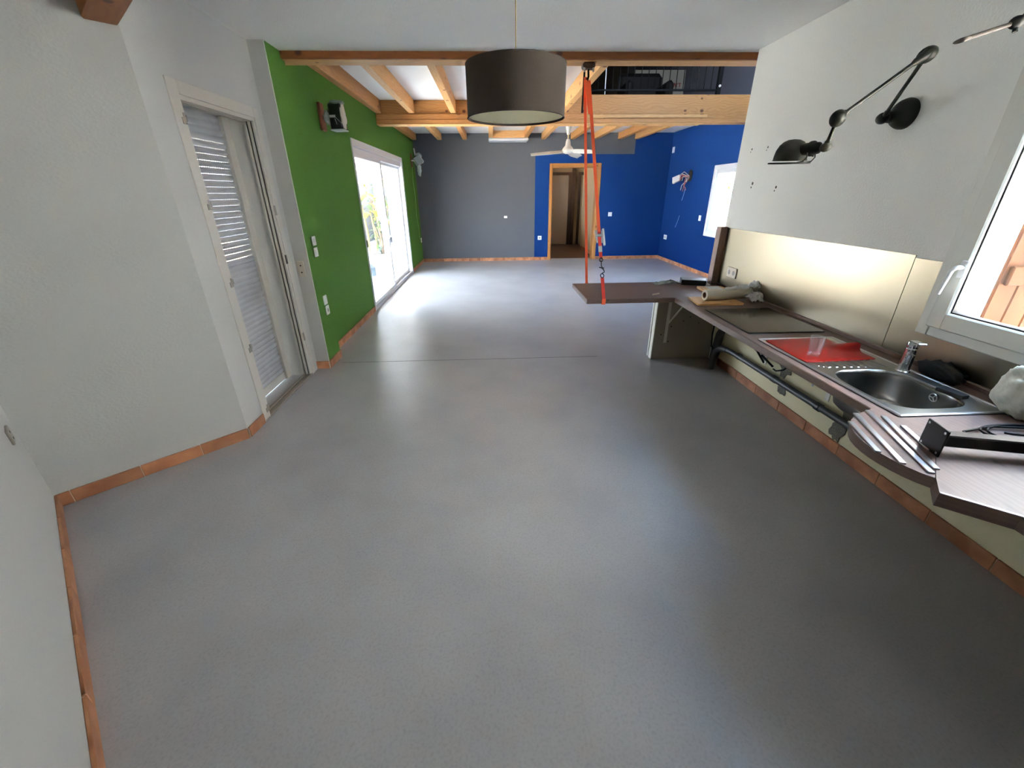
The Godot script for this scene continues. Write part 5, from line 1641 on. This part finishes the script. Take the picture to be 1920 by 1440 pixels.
func build_strap() -> void:
	var top := Vector3(0.815, 2.385, -4.09)
	var o := thing("pulley_block", "dark brown wooden block with steel eyes under the front beam, holding the orange strap", "block", Vector3(0.815, 2.45, -4.1))
	obj("block", MB.new().box(Vector3(0.815, 2.43, -4.09), Vector3(0.10, 0.042, 0.09), 0.012), M.dark_frame, o)
	obj("eye", MB.new().tube([Vector3(0.78, 2.42, -4.06), Vector3(0.78, 2.385, -4.06)], 0.008, 8), M.zinc, o)
	obj("eye", MB.new().tube([Vector3(0.85, 2.42, -4.06), Vector3(0.85, 2.385, -4.06)], 0.008, 8), M.zinc, o)
	obj("hook", MB.new().tube([Vector3(0.815, 2.42, -4.09), Vector3(0.82, 2.36, -4.09), Vector3(0.81, 2.33, -4.085), Vector3(0.80, 2.345, -4.08)], 0.009, 8), M.black_plastic, o)
	o = thing("ratchet_strap", "bright orange ratchet strap looped from the front beam round the peninsula end", "strap", Vector3(0.9, 0.70, -3.7))
	var lo_b := Vector3(0.905, 0.702, -4.043)
	var lo_f := Vector3(0.905, 0.703, -3.364)
	obj("webbing", MB.new().bar(top + Vector3(-0.022, -0.03, 0), lo_b, 0.024, 0.0025, 0.0, Vector3(0.1, 0, 1)), M.strap_orange, o)
	var buckle := top.lerp(lo_f, 0.70)
	obj("webbing", MB.new().bar(top + Vector3(0.012, -0.05, 0.0), buckle, 0.026, 0.0025, 0.0, Vector3(0, 0.2, 1)), M.strap_orange, o)
	obj("webbing", MB.new().bar(top + Vector3(-0.02, -0.03, 0.006), top.lerp(lo_f, 0.18) + Vector3(-0.008, 0, 0), 0.026, 0.0025, 0.0, Vector3(0, 0.2, 1)), M.strap_orange, o)
	var h0 := top.lerp(lo_f, 0.815)
	var h1 := top.lerp(lo_f, 0.905)
	obj("short_webbing", MB.new().bar(buckle, h0, 0.026, 0.004, 0.0, Vector3(0, 0.2, 1)), M.strap_red, o)
	obj("short_webbing", MB.new().bar(h1, lo_f, 0.028, 0.003, 0.0, Vector3(0, 0.2, 1)), M.strap_red, o)
	var m := MB.new()
	m.span(Vector3(0.89, 0.657, -3.3665), Vector3(0.922, 0.7035, -3.362), 0.0005)
	m.span(Vector3(0.89, 0.657, -4.05), Vector3(0.922, 0.660, -3.362), 0.0005)
	m.span(Vector3(0.89, 0.657, -4.049), Vector3(0.922, 0.7035, -4.044), 0.0005)
	obj("bottom_loop", m, M.strap_orange, o)
	# ratchet
	var d := (lo_f - top).normalized()
	var s := Vector3(1, 0, 0)
	var f := d.cross(s).normalized() * -1.0
	m = MB.new()
	for k in [-1, 1]:
		m.bar(buckle + s * k * 0.024 - d * 0.01, buckle + s * k * 0.02 + d * 0.09, 0.007, 0.026, 0.002, f)
	obj("ratchet_frame", m, M.zinc, o)
	obj("ratchet_handle", MB.new().bar(buckle + s * 0.036 - d * 0.03 + f * 0.012, buckle + s * 0.04 + d * 0.11 + f * 0.012, 0.018, 0.02, 0.005, f), M.buckle_white, o)
	obj("ratchet_lever", MB.new().bar(buckle - s * 0.03 - d * 0.015 + f * 0.008, buckle - s * 0.024 + d * 0.06 + f * 0.008, 0.012, 0.018, 0.004, f), M.buckle_white, o)
	obj("spool", MB.new().tube([buckle - s * 0.026 + d * 0.03, buckle + s * 0.026 + d * 0.03], 0.013, 12), M.zinc, o)
	obj("clip", MB.new().bar(buckle + d * 0.115, buckle + d * 0.165, 0.03, 0.008, 0.002, f), M.zinc, o)
	# two S hooks
	for k in 2:
		var a := h0.lerp(h1, 0.0 if k == 0 else 0.48)
		var L := h0.distance_to(h1) * 0.52
		var pts: Array = []
		var sg := 1.0 if k == 0 else -1.0
		if k == 0:
			for i in 9: pts.append(a + d * (L * 0.2 - cos(TAU * i / 8) * L * 0.2) + s * sin(TAU * i / 8) * 0.014)
			pts.append(a + d * L * 0.42)
			for i in 7: pts.append(a + d * (L * (0.55 + 0.45 * sin(PI * 0.5 * i / 6))) + s * (0.022 * sin(PI * i / 6.0) * -0.4 + 0.02 * i / 6.0))
		else:
			for i in 7: pts.append(a + d * (L * (0.45 - 0.45 * cos(PI * 0.5 * i / 6))) + s * (-0.02 + 0.04 * sin(PI * 0.5 * i / 6)))
			pts.append(a + d * L * 0.58)
			for i in 9: pts.append(a + d * (L * 0.8 - cos(TAU * i / 8) * L * 0.2) + s * sin(TAU * i / 8) * 0.014)
		obj("hook", MB.new().tube(pts, 0.0045, 8), M.black_plastic, o)
	# loose dark strap
	single("loose_strap", MB.new().bar(Vector3(0.785, 2.425, -4.085), Vector3(0.784, 2.11, -4.1), 0.016, 0.004, 0.0, Vector3.BACK), M.pipe_dark, "thin dark strap end hanging loose beside the orange strap under the beam", "strap")

func plate(called: String, c: Vector3, n: Vector3, w: float, h: float, m: Material, label: String, category: String, group := "", kind := "rocker", turn := 0.0) -> void:
	var o := thing(called, label, category, c, group)
	var side := Vector3.UP.cross(n).normalized()
	var B := Basis(side, Vector3.UP, n)
	B = B * Basis(Vector3.BACK, turn)
	obj("cover_plate", MB.new().box(c + n * 0.005, Vector3(w, h, 0.01), 0.003, 0, B), m, o)
	if kind == "rocker":
		obj("rocker", MB.new().box(c + n * 0.0115, Vector3(w * 0.55, h * 0.55, 0.006), 0.002, 0, B * Basis(Vector3.RIGHT, 0.08)), m, o)
	elif kind == "socket" or kind == "double":
		for k in ([0] if kind == "socket" else [-1, 1]):
			var X := Transform3D(Basis(side, n, side.cross(n)), c + B * Vector3(k * w * 0.23, 0, 0.0101))
			obj("socket_well", MB.new().lathe([Vector2(0, 0.0004), Vector2(minf(w, h) * 0.24, 0.0004)], X, 20), M.switch_grey, o)
			obj("earth_pin", MB.new().lathe([Vector2(0, 0.006), Vector2(0.003, 0.006), Vector2(0.003, 0)], X, 8), M.zinc, o)
	elif kind == "blank":
		for k in [-1, 1]:
			obj("screw", MB.new().lathe([Vector2(0, 0.0015), Vector2(0.006, 0.001), Vector2(0.007, 0)], Transform3D(Basis(side, n, side.cross(n)), c + B * Vector3(0, k * h * 0.22, 0.01)), 10), M.dark_frame, o)

func build_switches() -> void:
	var X := Vector3.RIGHT
	var Z := Vector3.BACK
	plate("light_switch", Vector3(-1.575, 1.135, -3.93), X, 0.075, 0.078, M.switch_white, "upper of the two high white switches on the green pillar", "switch", "switches on the green pillar")
	plate("light_switch", Vector3(-1.575, 1.04, -3.93), X, 0.075, 0.078, M.switch_white, "second white switch from the top on the green pillar", "switch", "switches on the green pillar")
	plate("wall_socket", Vector3(-1.575, 0.612, -3.925), X, 0.075, 0.085, M.switch_white, "third white plate down on the green pillar, a blank one over the low socket", "socket", "", "plain")
	plate("wall_socket", Vector3(-1.575, 0.515, -3.935), X, 0.075, 0.085, M.switch_white, "lowest white plate on the green pillar, a socket above the skirting", "socket", "", "socket")
	plate("switch_plate", Vector3(-1.645, 0.925, -3.745), Z, 0.055, 0.13, M.switch_beige, "beige grubby cover plate on the white pillar front beside the shutter doorway", "plate", "", "blank")
	plate("wall_socket", Vector3(-1.68, 0.51, -10.46), X, 0.085, 0.1, M.switch_white, "white oval socket low on the green wall by the grey corner", "socket", "", "socket")
	plate("wall_plate", Vector3(0.331, 0.995, ZB), Z, 0.075, 0.05, M.switch_white, "tiny white plate alone on the grey back wall", "plate", "", "plain")
	plate("wall_socket", Vector3(1.145, 0.52, ZB), Z, 0.09, 0.09, M.switch_white, "white square socket low on the blue strip beside the doorway and grey paint", "socket", "", "socket")
	plate("light_switch", Vector3(2.815, 1.03, ZB), Z, 0.09, 0.09, M.switch_white, "white square switch on the blue back wall beyond the doorway", "switch")
	plate("light_switch", Vector3(4.1, 1.025, -8.62), -X, 0.09, 0.10, M.switch_white, "white switch on the blue side wall just before the window", "switch")
	plate("wall_plate", Vector3(4.1, 2.35, -10.42), -X, 0.12, 0.12, M.switch_white, "white plate high in the corner of the blue walls", "plate", "", "plain")
	plate("wall_socket", Vector3(4.1, 0.53, -10.22), -X, 0.17, 0.1, M.switch_white, "white double socket low in the blue corner under the scratches", "socket", "", "double")
	plate("wall_socket", Vector3(2.1095, 0.848, -3.65), -X, 0.15, 0.085, M.switch_beige, "beige double socket on the metal splashback near the end board", "socket", "", "double")
	var nd := Vector3(1, 0, -1).normalized()
	plate("wall_socket", Vector3(-2.185, 0.535, -1.695), nd, 0.07, 0.075, M.hinge_metal, "old metal wall plate on the near white wall at the edge of view", "socket", "", "blank", 0.1)
	# dowel holes in the kitchen wall
	var n := 0
	for q in [[1.556, -3.637, 0.012], [1.525, -3.32, 0.01], [1.807, -3.747, 0.008], [1.803, -3.532, 0.008]]:
		var mb := MB.new().lathe([Vector2(0, 0.001), Vector2(q[2] * 0.8, 0.001), Vector2(q[2], 0)], Transform3D(Basis(Vector3(0, 0, 1), PI / 2), Vector3(XK, q[0], q[1])), 10)
		mb.lathe([Vector2(0, 0.001), Vector2(q[2] * 0.5, 0.001), Vector2(q[2] * 0.6, 0)], Transform3D(Basis(Vector3(0, 0, 1), PI / 2), Vector3(XK, q[0] - q[2] * 2.4, q[1] - 0.01)), 10)
		single("dowel_hole", mb, M.dark_frame, ["largest dowel hole, low on the kitchen wall near its far edge", "low dowel hole on the kitchen wall nearer the splashback middle", "high dowel hole on the kitchen wall nearest its far edge", "high dowel hole on the kitchen wall beside the domed lamp shade"][n], "hole", "dowel holes in the kitchen wall")
		n += 1
